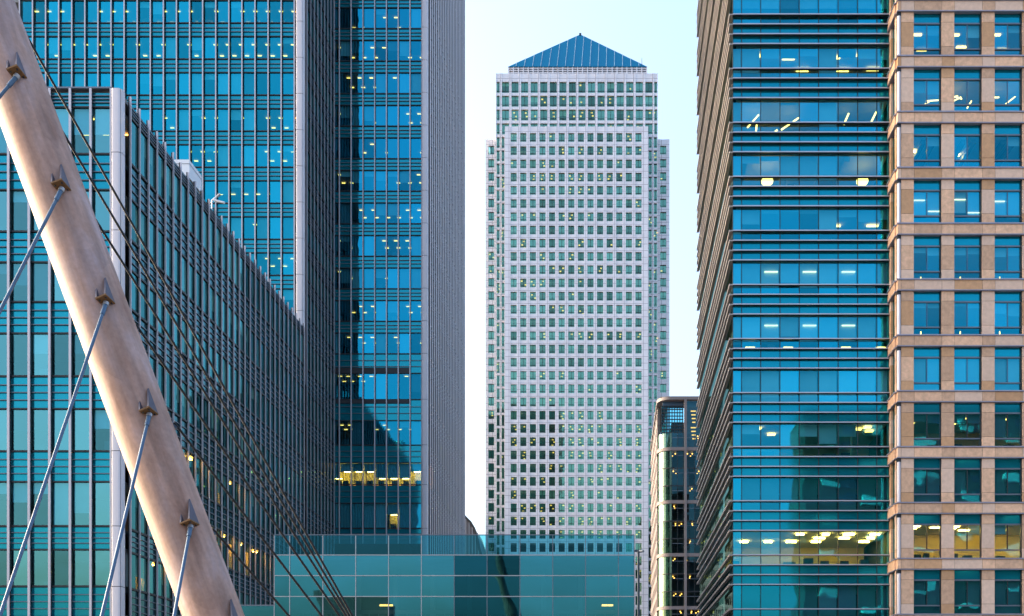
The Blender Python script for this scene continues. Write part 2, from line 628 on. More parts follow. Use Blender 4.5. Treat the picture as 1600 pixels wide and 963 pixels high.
# ================================================================== LOW GLASS BLOCK (left, near)
DA = 75.0
xA = -35.8
zA_top = PZ(142, DA)
A = B('glass_office_block', 'low glass office block with pale mullions, right behind the leaning concrete mast', 'building', (-50, 95, 0))
rowsA_px = [(169, 240), (298, 361), (411, 471), (522, 587), (640, 704), (754, 821), (860, 915), (965, 1025)]
rowsA = sorted((PZ(bm, DA), PZ(tp, DA)) for tp, bm in rowsA_px)
mullA = [PX(176.4 - 32 * i, DA) for i in range(9, -1, -1)]
front_wall(A, DA, mullA, rowsA, 2.0, zA_top, 'glass_blue', 'spandrel_blue', 3, 0.24, lights=0.15, blinds=0.5)
A.box('core_wall', -60, -39.5, 81, 118, 0, zA_top - 0.4, 'interior_dark')
floor_plates(A, -58.5, xA - 0.4, DA + 0.4, 119, rowsA, 81)
A.box('roof', -60, xA - 0.2, DA + 0.3, 119.2, zA_top - 0.35, zA_top - 0.05, 'roof_grey')
A.box('coping', mullA[0], mullA[-1], DA - 0.3, DA + 0.3, zA_top + 0.002, zA_top + 0.12, 'rail_metal')
# rounded corner column in storey lengths
zc = [0.0] + [r[0] - 0.1 for r in rowsA] + [zA_top]


def column_profile(cx, cy, hw, r, n=6):
    pts = []
    for ox, oy, a0 in ((hw - r, -(hw - r), -90), (hw - r, hw - r, 0), (-(hw - r), hw - r, 90), (-(hw - r), -(hw - r), 180)):
        for i in range(n + 1):
            a = math.radians(a0 + 90 * i / n)
            pts.append((cx + ox + r * math.cos(a), cy + oy + r * math.sin(a)))
    return pts


def corner_column(b, cx, cy, hw, zs):
    for i in range(len(zs) - 1):
        m_ = MB().prism(column_profile(0, 0, hw, hw * 0.6), 0, zs[i + 1] - zs[i] - 0.05, 'column_white')
        b.part('column_segment', m_.mesh('column_segment', True), (cx, cy, zs[i]))
    b.box('column_core', cx - hw * .85, cx + hw * .85, cy - hw * .85, cy + hw * .85, zs[0], zs[-1] - 0.06, 'metal_black')


corner_column(A, xA - 0.30, DA - 0.02, 0.40, zc)


def side_wall(b, x, y0, y1, pitch, rows, z_lo, z_hi, glass, spandrel, n_rails, proj, individual, nose_w=0.11, body='metal_black', face=1, nose='aluminium_side', lights=0.2, hide=None):
    """curtain wall in the plane X = x running away from the camera; face = +1 when it looks towards +X"""
    n = int(round((y1 - y0) / pitch))
    ys = [y0 + (y1 - y0) * i / n for i in range(n + 1)]
    for y in ys:
        mu = b.box('mullion', x - 0.04 * face, x + proj * face, y - 0.03, y + 0.03, z_lo, z_hi + 0.25, body)
        link('nose', box_mesh(0.12, nose_w, z_hi - z_lo + 0.27, nose), mu, ((proj + 0.04) / 2 * face + 0.03 * face, 0, 0))
    edges = [z_lo] + [z for r in rows for z in r] + [z_hi]
    for z0, z1 in rows:
        lit = (z1 < 31 and individual) or R.random() < lights
        if individual:
            nn = sum(1 for q in ys[1:] if q < 106)
            b.part('window', pane_mesh(y1 - ys[nn], z1 - z0, glass, 'x'), (x, (ys[nn] + y1) / 2, (z0 + z1) / 2))
            for i in range(nn):
                wn = b.part('window', pane_mesh(pitch - 0.06, z1 - z0, glass, 'x'), (x, (ys[i] + ys[i + 1]) / 2, (z0 + z1) / 2), (0, R.uniform(-.004, .004), R.uniform(-.004, .004)))
                if R.random() < 0.5:
                    k = R.choice((0.4, 0.6, 0.97))
                    link('blind', box_mesh(0.02, pitch - 0.1, (z1 - z0) * k, 'blind' if R.random() < .6 else 'blind_grey'), wn, (-0.25 * face, 0, (z1 - z0) / 2 * (1 - k)))
                elif lit and R.random() < 0.35:
                    link('ceiling_light', box_mesh(0.25, 0.7, 0.04, 'lamp_office'), wn, (-0.7 * face, 0, (z1 - z0) / 2 - 0.1))
                    if R.random() < 0.8:
                        link('room_wall', box_mesh(0.05, pitch - 0.05, (z1 - z0) * 0.96, 'room_warm'), wn, (-1.6 * face, 0, 0))
        else:
            b.part('window', pane_mesh(y1 - y0, z1 - z0, glass, 'x'), (x, (y0 + y1) / 2, (z0 + z1) / 2))
            if lit:
                for i in range(n):
                    if R.random() < 0.5:
                        b.part('ceiling_light', box_mesh(0.5, 0.5, 0.04, 'lamp_small'), (x - 0.9 * face, (ys[i] + ys[i + 1]) / 2, z1 - 0.1))
        b.box('transom', x - 0.03 * face, x + 0.10 * face, y0, y1, z1 - 0.02, z1 + 0.12, 'metal_black')
        b.box('sill', x - 0.03 * face, x + 0.12 * face, y0, y1, z0 - 0.16, z0, 'metal_black')
    for k in range(0, len(edges), 2):
        z0, z1 = edges[k] + (0.12 if k else 0), edges[k + 1] - 0.16
        if z1 - z0 < 0.2:
            continue
        if individual:
            nn = sum(1 for q in ys[1:] if q < 97)
            b.part('spandrel', pane_mesh(y1 - ys[nn], z1 - z0, spandrel, 'x'), (x, (ys[nn] + y1) / 2, (z0 + z1) / 2))
            for i in range(nn):
                b.part('spandrel', pane_mesh(pitch - 0.06, z1 - z0, spandrel, 'x'), (x, (ys[i] + ys[i + 1]) / 2, (z0 + z1) / 2), (0, R.uniform(-.003, .003), R.uniform(-.003, .003)))
        else:
            b.part('spandrel', pane_mesh(y1 - y0, z1 - z0, spandrel, 'x'), (x, (y0 + y1) / 2, (z0 + z1) / 2))
        for q in range(n_rails):
            zz = z0 + (z1 - z0) * (q + 1) / (n_rails + 1)
            b.box('rail', x + 0.03 * face, x + 0.09 * face, y0, y1, zz - 0.03, zz + 0.03, 'rail_metal')


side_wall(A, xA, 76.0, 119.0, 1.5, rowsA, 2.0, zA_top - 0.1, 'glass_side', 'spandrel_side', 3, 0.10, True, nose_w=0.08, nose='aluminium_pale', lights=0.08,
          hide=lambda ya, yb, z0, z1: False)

# ================================================================== STEPPED GLASS TOWER (behind the low block)
DB, DC = 119.5, 132.3
zT = 149.0
xC0, xC1 = -35.8, PX(669, DC)
T1 = B('glass_office_tower', 'tall stepped glass tower with pale corner columns, behind the low glass block', 'building', (-50, 135, 0))
rowsB = [(PZ(1.7 + 56.3 * k + 34, DB), PZ(1.7 + 56.3 * k, DB)) for k in range(8, -2, -1)]
mullB = [PX(461 - 20.4 * i, DB) for i in range(21, -1, -1)]


def hideB(x0, x1, z0, z1):
    # behind the low block's roof line as seen from the bridge
    px = VX + x1 * F / DB
    py = HY - (z1 - CZ) * F / DB
    return py > max(145, 150 + 1.31 * (px - 204)) + 10


zB_top = PZ(-60, DB)
front_wall(T1, DB, mullB, rowsB, PZ(500, DB), zT, 'glass_tower', 'spandrel_blue', 2, 0.26, lights=0.75, blinds=0.55, hide=lambda x0, x1, z0, z1: hideB(x0, x1, z0, z1) or z0 > PZ(-40, DB))
T1.box('wall', mullB[0], xA - 0.2, DB + 0.02, DB + 0.1, PZ(-62, DB), zT, 'spandrel_blue')
T1.box('core_wall', -80, -41, 124, 131, 0, zT, 'interior_dark')
floor_plates(T1, -72, xA - 0.5, DB + 0.3, DC - 0.3, rowsB, 124)
zcB = sorted([PZ(600, DB)] + [r[0] - 0.1 for r in rowsB] + [zT])
corner_column(T1, PX(469.5, DB), DB, 0.48, zcB)
lowB = [(PZ(bm, DA), PZ(tp, DA)) for tp, bm in rowsA_px]
rowsBs = sorted([r for r in lowB if r[1] < rowsB[0][0] - 0.5] + rowsB)
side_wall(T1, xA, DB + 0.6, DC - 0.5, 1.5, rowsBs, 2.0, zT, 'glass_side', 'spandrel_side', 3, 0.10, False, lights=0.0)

tops = [(13 + 50.8 * k, 13 + 50.8 * k + 31.5) for k in range(-1, 11)] + [(584, 624), (658, 695), (724, 757), (787, 825)]
rowsC = sorted((PZ(bm, DC), PZ(tp, DC)) for tp, bm in tops)
mullC = [PX(659.5 - 18.35 * i, DC) for i in range(7, -1, -1)]
mullC = [xC0 + 0.1] + mullC
front_wall(T1, DC, mullC, rowsC, PZ(850, DC), zT, 'glass_deep', 'spandrel_blue', 2, 0.22, lights=0.75, blinds=0.5, hide=lambda x0, x1, z0, z1: z0 > PZ(-50, DC),
           special={1: lambda i: (0.38, True) if i in (1, 2, 3, 7) else (0.7, True), 0: lambda i: (0.45, True) if i == 5 else (0.97, False)})
T1.box('wall', xC0, xC1 - 0.9, DC + 0.02, DC + 0.1, PZ(-45, DC), zT, 'spandrel_blue')
for py0, py1 in ((575, 583), (625, 631)):       # two dark louvred strips
    T1.box('louvre_strip', xC0 + 0.2, PX(641, DC), DC - 0.1, DC - 0.01, PZ(py1, DC), PZ(py0, DC), 'metal_black')
T1.box('core_wall', -70, xC1 - 4.5, DC + 4.5, 163, 0, zT, 'interior_dark')
floor_plates(T1, -70, xC1 - 0.4, DC + 0.3, 164, rowsC, DC + 4)
T1.box('back_wall', -75, xC1 - 0.1, 163.9, 164.4, 0, zT, 'spandrel_side')
T1.box('roof', -75, xC1, DC, 164.4, zT, zT + 0.5, 'roof_grey')
T1.box('roof', -85, xA, DB, DC - 0.01, zT, zT + 0.5, 'roof_grey')
zcC = sorted([0.0] + [r[0] - 0.1 for r in rowsC] + [zT])
corner_column(T1, xC1 - 0.42, DC, 0.42, zcC)
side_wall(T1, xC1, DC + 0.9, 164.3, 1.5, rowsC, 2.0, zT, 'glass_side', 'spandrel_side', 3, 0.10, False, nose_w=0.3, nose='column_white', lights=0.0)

# ================================================================== BANDED GLASS BUILDING (right)
DD = 76.0
xD0, xD1 = PX(1145, DD), PX(1389, DD)
zD_hi = PZ(25.7 - 84.2 * 7, DD)
D = B('banded_office_building', 'blue glass building ringed by horizontal metal fins, left of the sandstone facade', 'building', (15, 90, 0))
mullD = [xD0] + [PX(p, DD) for p in (1158.8, 1188.6, 1218.7, 1248.8, 1279, 1309.5, 1340, 1370)] + [xD1]
NF = 13
for k in range(-7, 12):
    y0 = 25.7 + 84.2 * k
    for j in range(4):
        zf = PZ(y0 + 15.35 * j, DD)
        fin = D.box('fin', xD0 - 0.015, xD1 - 0.05, DD - 0.24, DD - 0.02, zf - 0.05, zf + 0.02, 'fin_dark')
        link('edge', box_mesh(xD1 - xD0 - 0.04, 0.05, 0.075, 'fin_edge'), fin, (0, -0.135, 0.0))
        sf = D.box('side_fin', xD0 - 0.24, xD0 - 0.02, DD - 0.24, 104.8, zf - 0.07, zf + 0.02, 'fin_beige')
        link('edge', box_mesh(0.05, 104.8 - DD + 0.28, 0.16, 'fin_beige'), sf, (-0.135, 0, 0.0))
    ztop, zbot = PZ(y0 + 46.5, DD), PZ(y0 + 84.2, DD)
    zlow = PZ(y0 + 84.2 + 15.35, DD)
    zs1, zs0 = PZ(y0 + 15.35, DD), PZ(y0 + 46.5, DD)
    zsm = (zs0 + zs1) / 2
    if zlow < 0.5:
        continue
    if k < -2:          # storeys above the picture
        D.box('wall', xD0 + 0.03, xD1, DD + 0.02, DD + 8.2, zlow, zs1 + 0.001, 'spandrel_banded')
        D.part('side_window', pane_mesh(104.6 - DD, zs1 - zlow, 'glass_green', 'x'), (xD0 + 0.02, (DD + 104.6) / 2, (zs1 + zlow) / 2))
        continue
    # kinds of floor from the top of the picture down
    kind = {-1: 'half', 0: 'warm', 1: 'tubes', 2: 'round', 3: 'dark', 4: 'linear', 5: 'linear', 6: 'blind', 7: 'mixed', 8: 'blind', 9: 'office', 10: 'blind'}.get(k, 'blind')
    for i in range(len(mullD) - 1):
        x0, x1 = mullD[i] + 0.025, mullD[i + 1] - 0.025
        xc, wd = (x0 + x1) / 2, x1 - x0
        wn = D.part('window', pane_mesh(wd, ztop - zbot, 'glass_banded'), (xc, DD, (ztop + zbot) / 2), tilt(0.12))
        lw_ = D.part('lower_window', pane_mesh(wd, zbot - zlow, 'glass_banded'), (xc, DD, (zbot + zlow) / 2), tilt(0.12))
        for q0, q1 in ((zs0, zsm), (zsm, zs1)):
            D.part('spandrel', pane_mesh(wd, q1 - q0, 'spandrel_banded'), (xc, DD, (q0 + q1) / 2), tilt(0.12))
        h = ztop - zbot
        full = False
        bl = {'half': 0.55, 'warm': (1, 1, .4, .4, .3, 1, .35, .4, .45)[i % 9], 'tubes': (1, .0, 0, .1, .0, 1, .0, 0, 0)[i % 9], 'round': (1, .3, .2, 1, 1, 1, .0, 0, 0)[i % 9],
              'dark': (1, .6, .15, .1, .15, .9, .3, .5, .4)[i % 9], 'linear': (1, 1, 1, .8, 1, 1, 1, 1, .9)[i % 9], 'blind': 1, 'mixed': (1, .4, .0, 1, .5, .8, .5, .0, 0)[i % 9], 'office': 0}[kind]
        if bl > 0:
            bm_ = 'blind_grey' if kind in ('warm', 'half') and i % 9 in (2, 3, 4, 6, 7) and R.random() < .5 else 'blind'
            if k in (8, 10):
                bm_ = 'blind_grey'
            link('blind', box_mesh(wd - 0.04, 0.02, round(h * bl, 3), bm_), wn, (0, 0.35, h / 2 * (1 - bl)))
            if bl >= 1 and kind == 'blind':
                link('blind', box_mesh(wd - 0.04, 0.02, round(zbot - zlow, 3), bm_), lw_, (0, 0.35, 0))
        if kind == 'linear' and i in (2, 4, 6):
            link('strip_light', box_mesh(1.0, 0.05, 0.09, 'lamp_white'), wn, (0.1, 0.25, 0.25))
        if kind == 'linear' and k == 5 and i in (1, 3, 6, 8):
            link('strip_light', box_mesh(0.7, 0.05, 0.09, 'lamp_room'), lw_, (0, 0.6, 0.0))
        if R.random() < 0.6 and kind != 'blind':
            fw, fh = round(R.uniform(.4, 1.0), 1), round(R.uniform(.3, .6), 1)
            link('desk', box_mesh(fw, 0.4, fh, 'furniture'), lw_, (R.uniform(-.2, .2), 0.8, -(zbot - zlow) / 2 + fh / 2))
    # room: ceiling, floor, back wall and lamps
    warm = kind in ('warm', 'round', 'mixed', 'office', 'tubes')
    D.box('ceiling', xD0 + 0.3, xD1, DD + 0.3, DD + 8, ztop + 0.05, ztop + 0.2, 'room_ceiling')
    D.box('floor_plate', xD0 + 0.3, xD1, DD + 0.3, DD + 8, zlow - 0.35, zlow - 0.15, 'interior_dark')
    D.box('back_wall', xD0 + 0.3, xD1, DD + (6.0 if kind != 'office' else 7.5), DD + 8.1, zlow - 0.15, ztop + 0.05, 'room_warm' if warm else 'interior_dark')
    zc_ = ztop - 0.08
    if kind == 'office':
        for i in range(6):
            for j in range(3):
                if R.random() < 0.22:
                    continue
                D.box('ceiling_light', xD0 + 1.0 + i * 1.9 + R.uniform(-.2, .2), xD0 + 1.7 + i * 1.9, DD + 1.0 + j * 1.6, DD + 1.25 + j * 1.6, zc_, zc_ + 0.05, 'lamp_office')
    elif kind == 'warm':
        for x_, y_ in ((3.9, 1.2), (1.6, 0.9), (7.3, 1.1), (9.4, 0.8), (5.2, 2.6), (8.3, 2.6), (10.6, 2.5)):
            D.box('ceiling_light', xD0 + x_, xD0 + x_ + 0.95, DD + y_, DD + y_ + 0.3, zc_, zc_ + 0.05, 'lamp_room')
    elif kind == 'mixed':
        for x_, y_ in ((1.7, 1.0), (9.3, 1.2), (10.3, 1.7), (9.9, 0.7), (3.0, 2.6)):
            D.box('ceiling_light', xD0 + x_, xD0 + x_ + 0.6, DD + y_, DD + y_ + 0.4, zc_, zc_ + 0.05, 'lamp_room')
        D.box('partition', xD0 + 8.9, xD0 + 9.0, DD + 0.6, DD + 6, zlow - 0.1, ztop, 'room_warm')
    elif kind == 'tubes':
        for (x_, y_, zz, a, tl) in ((1.7, 1.4, -.75, 0.8, 1.2), (2.0, 1.8, -1.1, 1.5, .8), (3.3, 1.9, -1.35, .5, .7), (4.5, 1.5, -.9, .55, 1.5), (3.7, 2.3, -1.5, -.6, .9), (1.6, 2.4, -1.6, .6, .5), (8.7, 1.2, -.7, 1.15, .8), (10.7, 1.0, -.7, 1.1, .8)):
            m_ = MB().tube((-tl / 2 * math.cos(a), 0.1, -tl / 2 * math.sin(a)), (tl / 2 * math.cos(a), -0.1, tl / 2 * math.sin(a)), 0.06, 0.06, 'lamp_room', 8)
            D.part('tube_light', m_.mesh('tube_light'), (xD0 + x_, DD + y_, ztop + zz))
    elif kind == 'round':
        for x_ in (2.8, 10.0):
            bm_ = bmesh.new()
            bmesh.ops.create_uvsphere(bm_, u_segments=16, v_segments=8, radius=0.45)
            me_ = bpy.data.meshes.new('globe')
            bm_.to_mesh(me_)
            bm_.free()
            me_.materials.append(MATS['lamp_room'])
            o_ = D.part('globe_lamp', me_, (xD0 + x_, DD + 1.6, ztop - 1.2))
            o_.scale = (1, 1, 0.7)
        for x_ in (1.2, 4.6, 6.8, 8.4):
            D.box('ceiling_beam', xD0 + x_, xD0 + x_ + 0.4, DD + 0.5, DD + 6, ztop - 0.3, ztop + 0.04, 'room_ceiling')
        D.box('lamp_panel', xD0 + 4.9, xD0 + 5.2, DD + 2.5, DD + 2.6, zlow + 0.1, zlow + 0.9, 'lamp_room')
    elif kind == 'dark':
        for x_ in (7.7, 10.6):
            D.box('ceiling_light', xD0 + x_, xD0 + x_ + 0.9, DD + 2.6, DD + 2.8, zc_, zc_ + 0.05, 'lamp_room')
    # the side wall behind the side fins, one storey
    D.part('side_window', pane_mesh(104.6 - DD, ztop - zlow, 'glass_green', 'x'), (xD0 + 0.02, (DD + 104.6) / 2, (ztop + zlow) / 2))
    D.part('side_spandrel', pane_mesh(104.6 - DD, zs1 - zs0, 'spandrel_side', 'x'), (xD0 + 0.02, (DD + 104.6) / 2, (zs0 + zs1) / 2))
for x in mullD:
    D.box('mullion', x - 0.025, x + 0.025, DD - 0.06, DD + 0.04, 0.5, zD_hi, 'metal_black')
D.box('core_wall', xD0 + 3, xD1 + 6, DD + 8.2, 104.7, 0, zD_hi, 'interior_dark')
D.box('roof', xD0, xD1 + 6, DD + 0.2, 104.7, zD_hi, zD_hi + 0.4, 'roof_grey')

# ================================================================== SANDSTONE BUILDING (right edge)
DE = 73.7
xE0 = PX(1402, DE)
E_ = B('sandstone_office_building', 'orange sandstone office building with square blue windows at right edge', 'building', (28, 90, 0))
BELT, PER = 17.0, 87.13
cols = [1428.5 + 63.1 * i for i in range(4)]
WWID = 42.2
xE1 = PX(1700, DE)
kindsE = {0: 'warm', 1: 'tubes', 2: 'beams', 3: 'linear', 4: 'part', 5: 'pend', 6: 'blind', 7: 'dusk', 8: 'dark', 9: 'office', 10: 'dark', -1: 'blind'}
gap = 0.012


def stone(x0, x1, z0, z1, y0, mat=None, th=0.35, name='stone'):
    mat = mat or R.choice(('stone', 'stone', 'stone', 'stone_pale', 'stone_ochre'))
    return E_.box(name, x0 + gap, x1 - gap, y0, y0 + th, z0 + gap, z1 - gap, mat)


E_.box('backing_wall', xE0 + 0.05, PX(1427.6, DE), DE + 0.1, DE + 0.30, 0, PZ(-90, DE), 'stone_joint')
for j in range(-1, 12):
    yb = 1.6 + PER * j
    zb1, zb0 = PZ(yb, DE), PZ(yb + BELT, DE)            # belt course
    zn = PZ(yb + PER, DE)                               # next belt below
    # belt stones and ledges
    xs = [1402, 1407.5]
    for c in cols:
        xs += [c - 0.5, c + WWID + 0.5]
    for i in range(len(xs) - 1):
        stone(PX(xs[i], DE), PX(xs[i + 1], DE), zb0 + 0.04, zb1 - 0.06, DE - 0.10, th=0.42, name='belt_stone')
    E_.box('belt_backing', xE0 + 0.02, xE1, DE - 0.07, DE + 0.30, zb0 + 0.03, zb1 - 0.05, 'stone_joint')
    E_.box('ledge', xE0 - 0.06, xE1, DE - 0.17, DE + 0.2, zb1 - 0.055, zb1 + 0.03, 'ledge_lilac')
    E_.box('ledge', xE0 - 0.03, xE1, DE - 0.13, DE + 0.2, zb0 - 0.03, zb0 + 0.03, 'ledge_lilac')
    # piers of three stones
    za, zb_, zc_, zd = zb0 - 0.035, PZ(yb + 33.2, DE), PZ(yb + 71.0, DE), zn + 0.035
    piers = [(1408, 1428)] + [(c + WWID + 0.3, c + 62.8) for c in cols[:-1]]
    for (a, b_) in piers:
        for q1, q0 in ((za, zb_), (zb_, zc_), (zc_, zd)):
            stone(PX(a, DE), PX(b_, DE), q0, q1, DE, name='pier_stone')
        E_.box('pier_backing', PX(a, DE) + 0.03, PX(b_, DE) - 0.03, DE + 0.02, DE + 0.30, zd, za, 'stone_joint')
    # corner shaft in the notch
    m_ = MB().tube((0, 0, 0), (0, 0, za - zd - 0.25), 0.13, 0.13, 'column_white', 20)
    E_.part('corner_shaft', m_.mesh('corner_shaft', True), (PX(1405, DE), DE + 0.10, zd))
    E_.box('shaft_cap', xE0 + 0.0, PX(1408, DE) - 0.01, DE - 0.02, DE + 0.3, za - 0.25, za, 'metal_black')
    # windows
    kind = kindsE.get(j, 'dark')
    for ci, c in enumerate(cols):
        x0, x1 = PX(c, DE), PX(c + WWID, DE)
        yg = DE + 0.22
        zt0 = PZ(yb + 33.2, DE)
        zl1 = PZ(yb + 73.2, DE)
        top = E_.part('transom_window', pane_mesh(x1 - x0, za - zt0, 'spandrel_banded'), ((x0 + x1) / 2, yg, (za + zt0) / 2), tilt(0.1))
        xm = (x0 + x1) / 2
        win = []
        for (xa, xb) in ((x0, xm - 0.03), (xm + 0.03, x1)):
            win.append(E_.part('window', pane_mesh(xb - xa, zt0 - zl1, 'glass_stone'), ((xa + xb) / 2, yg, (zt0 + zl1) / 2), tilt(0.12)))
        E_.box('window_mullion', xm - 0.03, xm + 0.03, yg - 0.04, yg + 0.06, zl1, zt0, 'metal_black' if kind in ('office', 'dusk', 'dark') else 'cable_blue')
        low = E_.part('lower_window', pane_mesh(x1 - x0, zl1 - zd, 'glass_stone'), ((x0 + x1) / 2, yg, (zl1 + zd) / 2), tilt(0.12))
        E_.box('transom', x0, x1, yg - 0.08, yg + 0.05, zt0 - 0.06, zt0 + 0.05, 'rail_metal')
        E_.box('transom', x0, x1, yg - 0.08, yg + 0.05, zl1 - 0.05, zl1 + 0.05, 'rail_metal')
        E_.box('window_jamb', x1 - 0.05, x1 + 0.012, DE + 0.05, yg + 0.04, zd, za, 'metal_black')
        h = zt0 - zl1
        for wi, wn in enumerate(win):
            wd = (x1 - x0) / 2 - 0.03
            bl = {'warm': (0, .45)[wi], 'tubes': (.55, .5)[wi] if ci == 0 else 0, 'beams': 0, 'linear': (.9, 1)[wi] if ci != 1 else 1, 'part': (.35, .3)[wi], 'pend': .5 if ci == 2 else .18, 'blind': 1, 'dusk': .35 if ci != 2 else .9, 'dark': 1, 'office': 0}[kind]
            if bl and kind not in ('blind', 'dark'):
                bl = min(1.0, bl * R.choice((0.55, 0.8, 1.0, 1.0, 1.15)))
            elif kind in ('tubes', 'beams', 'office') and R.random() < 0.25:
                bl = R.choice((0.2, 0.35))
            if bl:
                link('blind', box_mesh(wd, 0.02, round(h * bl, 3), 'blind_grey' if kind in ('dark', 'dusk') else 'blind'), wn, (0, 0.25, h / 2 * (1 - bl)))
            if kind == 'linear' and R.random() < 0.8:
                link('strip_light', box_mesh(wd * .9, 0.04, 0.07, 'lamp_white'), wn, (R.uniform(-.1, .1), 0.2, (0.3 if wi == 0 else -0.45) + R.uniform(-.12, .12)))
            if kind == 'warm' and wi == 0:
                pass
        if kind in ('blind', 'dark'):
            link('blind', box_mesh(x1 - x0, 0.02, zl1 - zd - 0.02, 'blind' if kind == 'blind' else 'blind_grey'), low, (0, 0.25, 0))
        else:
            for q in range(2):
                fw, fh = round(R.uniform(.3, .8), 1), round(R.uniform(.25, .5), 2)
                link('desk', box_mesh(fw, 0.4, fh, 'furniture'), low, (R.uniform(-.6, .6), 0.9, -(zl1 - zd) / 2 + fh / 2))
        cz = zt0 - 0.02
        if kind in ('warm', 'office', 'dusk'):
            n_ = {'warm': ((-.45, .8), (.5, 2.4)), 'office': ((-.7, .9), (.35, 1.8), (.8, .6), (-.7, .35)), 'dusk': ((.5, 1.0), (-.5, 2.2))}[kind]
            for (ox, oy) in n_:
                if R.random() < 0.2:
                    continue
                ox, oy = ox + R.uniform(-.15, .15), oy + R.uniform(-.15, .25)
                E_.box('ceiling_light', xm + ox - .38, xm + ox + .38, yg + oy, yg + oy + 0.22, cz - 0.06, cz - 0.02, 'lamp_office' if kind == 'office' else 'lamp_room')
        elif kind == 'tubes':
            for q in range(R.choice((1, 2, 3, 4))):
                ox, oz, a, tl = R.uniform(-.75, .75), R.uniform(-1.2, -.5), R.uniform(-1.2, 1.2), R.uniform(.4, .95)
                m_ = MB().tube((-tl / 2 * math.cos(a), 0.1, -tl / 2 * math.sin(a)), (tl / 2 * math.cos(a), -0.1, tl / 2 * math.sin(a)), 0.045, 0.045, 'lamp_room', 8)
                E_.part('tube_light', m_.mesh('tube_light'), (xm + ox, yg + 1.0, zt0 + oz))
        elif kind == 'beams':
            for q in range(3):
                E_.box('ceiling_beam', xm - 1.0 + q * .75, xm - .7 + q * .75, yg + .5, yg + 5, zt0 - 0.35, zt0 - 0.02, 'blind_grey')
            if R.random() < 0.7:
                qx, qy = R.uniform(-.7, .5), R.uniform(.8, 2.8)
                E_.box('ceiling_light', xm + qx, xm + qx + .45, yg + qy, yg + qy + .25, cz - 0.06, cz - 0.02, 'lamp_office')
        elif kind in ('pend', 'part'):
            for ox in (-1.0, 0.02):
                m_ = MB().tube((0, 0, 0), (0, 0, 0.22), 0.05, 0.03, 'lamp_room', 8)
                E_.part('pendant_lamp', m_.mesh('pendant_lamp'), (xm + ox, yg + 1.5, zt0 - 1.75))
    zroof = za
    # room behind the windows
    E_.box('ceiling', PX(1427, DE), xE1, DE + 0.40, DE + 6.2, zt0 - 0.02, zt0 + 0.15, 'room_ceiling')
    E_.box('floor_plate', PX(1427, DE), xE1, DE + 0.40, DE + 6.2, zd - 0.3, zd - 0.02, 'interior_dark')
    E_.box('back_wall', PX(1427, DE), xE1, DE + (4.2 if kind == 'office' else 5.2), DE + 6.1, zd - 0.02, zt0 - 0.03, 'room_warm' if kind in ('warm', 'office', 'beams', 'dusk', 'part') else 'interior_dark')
    # the return that steps back to the banded glass, with a slit window
    for (ya, yb2) in ((DE + 0.36, DE + 0.75), (DE + 1.75, DD - 0.02)):
        for q1, q0 in ((za, zb_), (zb_, zc_), (zc_, zd)):
            E_.box('pier_stone', xE0 + 0.02, xE0 + 0.3, ya, yb2, q0 + gap, q1 - gap, R.choice(('stone', 'stone_pale', 'stone_ochre')))
    E_.part('slit_window', pane_mesh(1.0, za - zd, 'glass_stone', 'x'), (xE0 + 0.18, DE + 1.25, (za + zd) / 2))
    E_.box('belt_stone', xE0 - 0.10, xE0 + 0.3, DE + 0.33, DD - 0.02, zb0 + 0.04, zb1 - 0.06, 'stone')
    E_.box('ledge', xE0 - 0.16, xE0 + 0.25, DE + 0.2, DD - 0.03, zb1 - 0.055, zb1 + 0.03, 'ledge_lilac')
    E_.box('ledge', xE0 - 0.13, xE0 + 0.25, DE + 0.2, DD - 0.03, zb0 - 0.03, zb0 + 0.03, 'ledge_lilac')
zE_hi = PZ(-90, DE)
E_.box('core_wall', xE0 + 0.4, xE1, DE + 6.3, 108, 0, zE_hi, 'interior_dark')
E_.box('core_wall', xE0 + 0.35, PX(1426.5, DE), DE + 0.4, DE + 6.2, 0, zE_hi, 'interior_dark')
E_.box('roof', xE0, xE1, DE - 0.1, 108, zE_hi, zE_hi + 0.4, 'roof_grey')

# ================================================================== FAR TOWER WITH PYRAMID
DT = 311.0
s_ = DT / F
T = B('pyramid_roofed_tower', 'pale steel skyscraper with blue pyramid roof in the centre', 'building', (PX(903, DT), DT + 28, 0))
WP, RP = 15.0, 20.67
y_front, y_main, y_wing = DT, DT + 3.0, DT + 7.0


def grid_wall(mb, xs_px, rows_py, x_l, x_r, y_t, y_b, d, yw, pier_proud=0.12):
    """spandrel strips and piers round rows of openings, all given in pixels at depth d"""
    th = 0.6
    zt, zb = PZ(y_t, d), PZ(y_b, d)
    prev = zt
    for (a, b_) in rows_py:
        mb.box(PX(x_l, d), PX(x_r, d), yw, yw + th, PZ(a, d), prev, 'cladding')
        prev = PZ(b_, d)
    mb.box(PX(x_l, d), PX(x_r, d), yw, yw + th, zb, prev, 'cladding')
    edges = [x_l] + [q for p in xs_px for q in p] + [x_r]
    for i in range(0, len(edges), 2):
        if edges[i + 1] - edges[i] > 0.3:
            mb.box(PX(edges[i], d) - (0 if i == 0 else -0.0), PX(edges[i + 1], d), yw - pier_proud, yw + th - 0.1, zb, zt - 0.01, 'cladding')


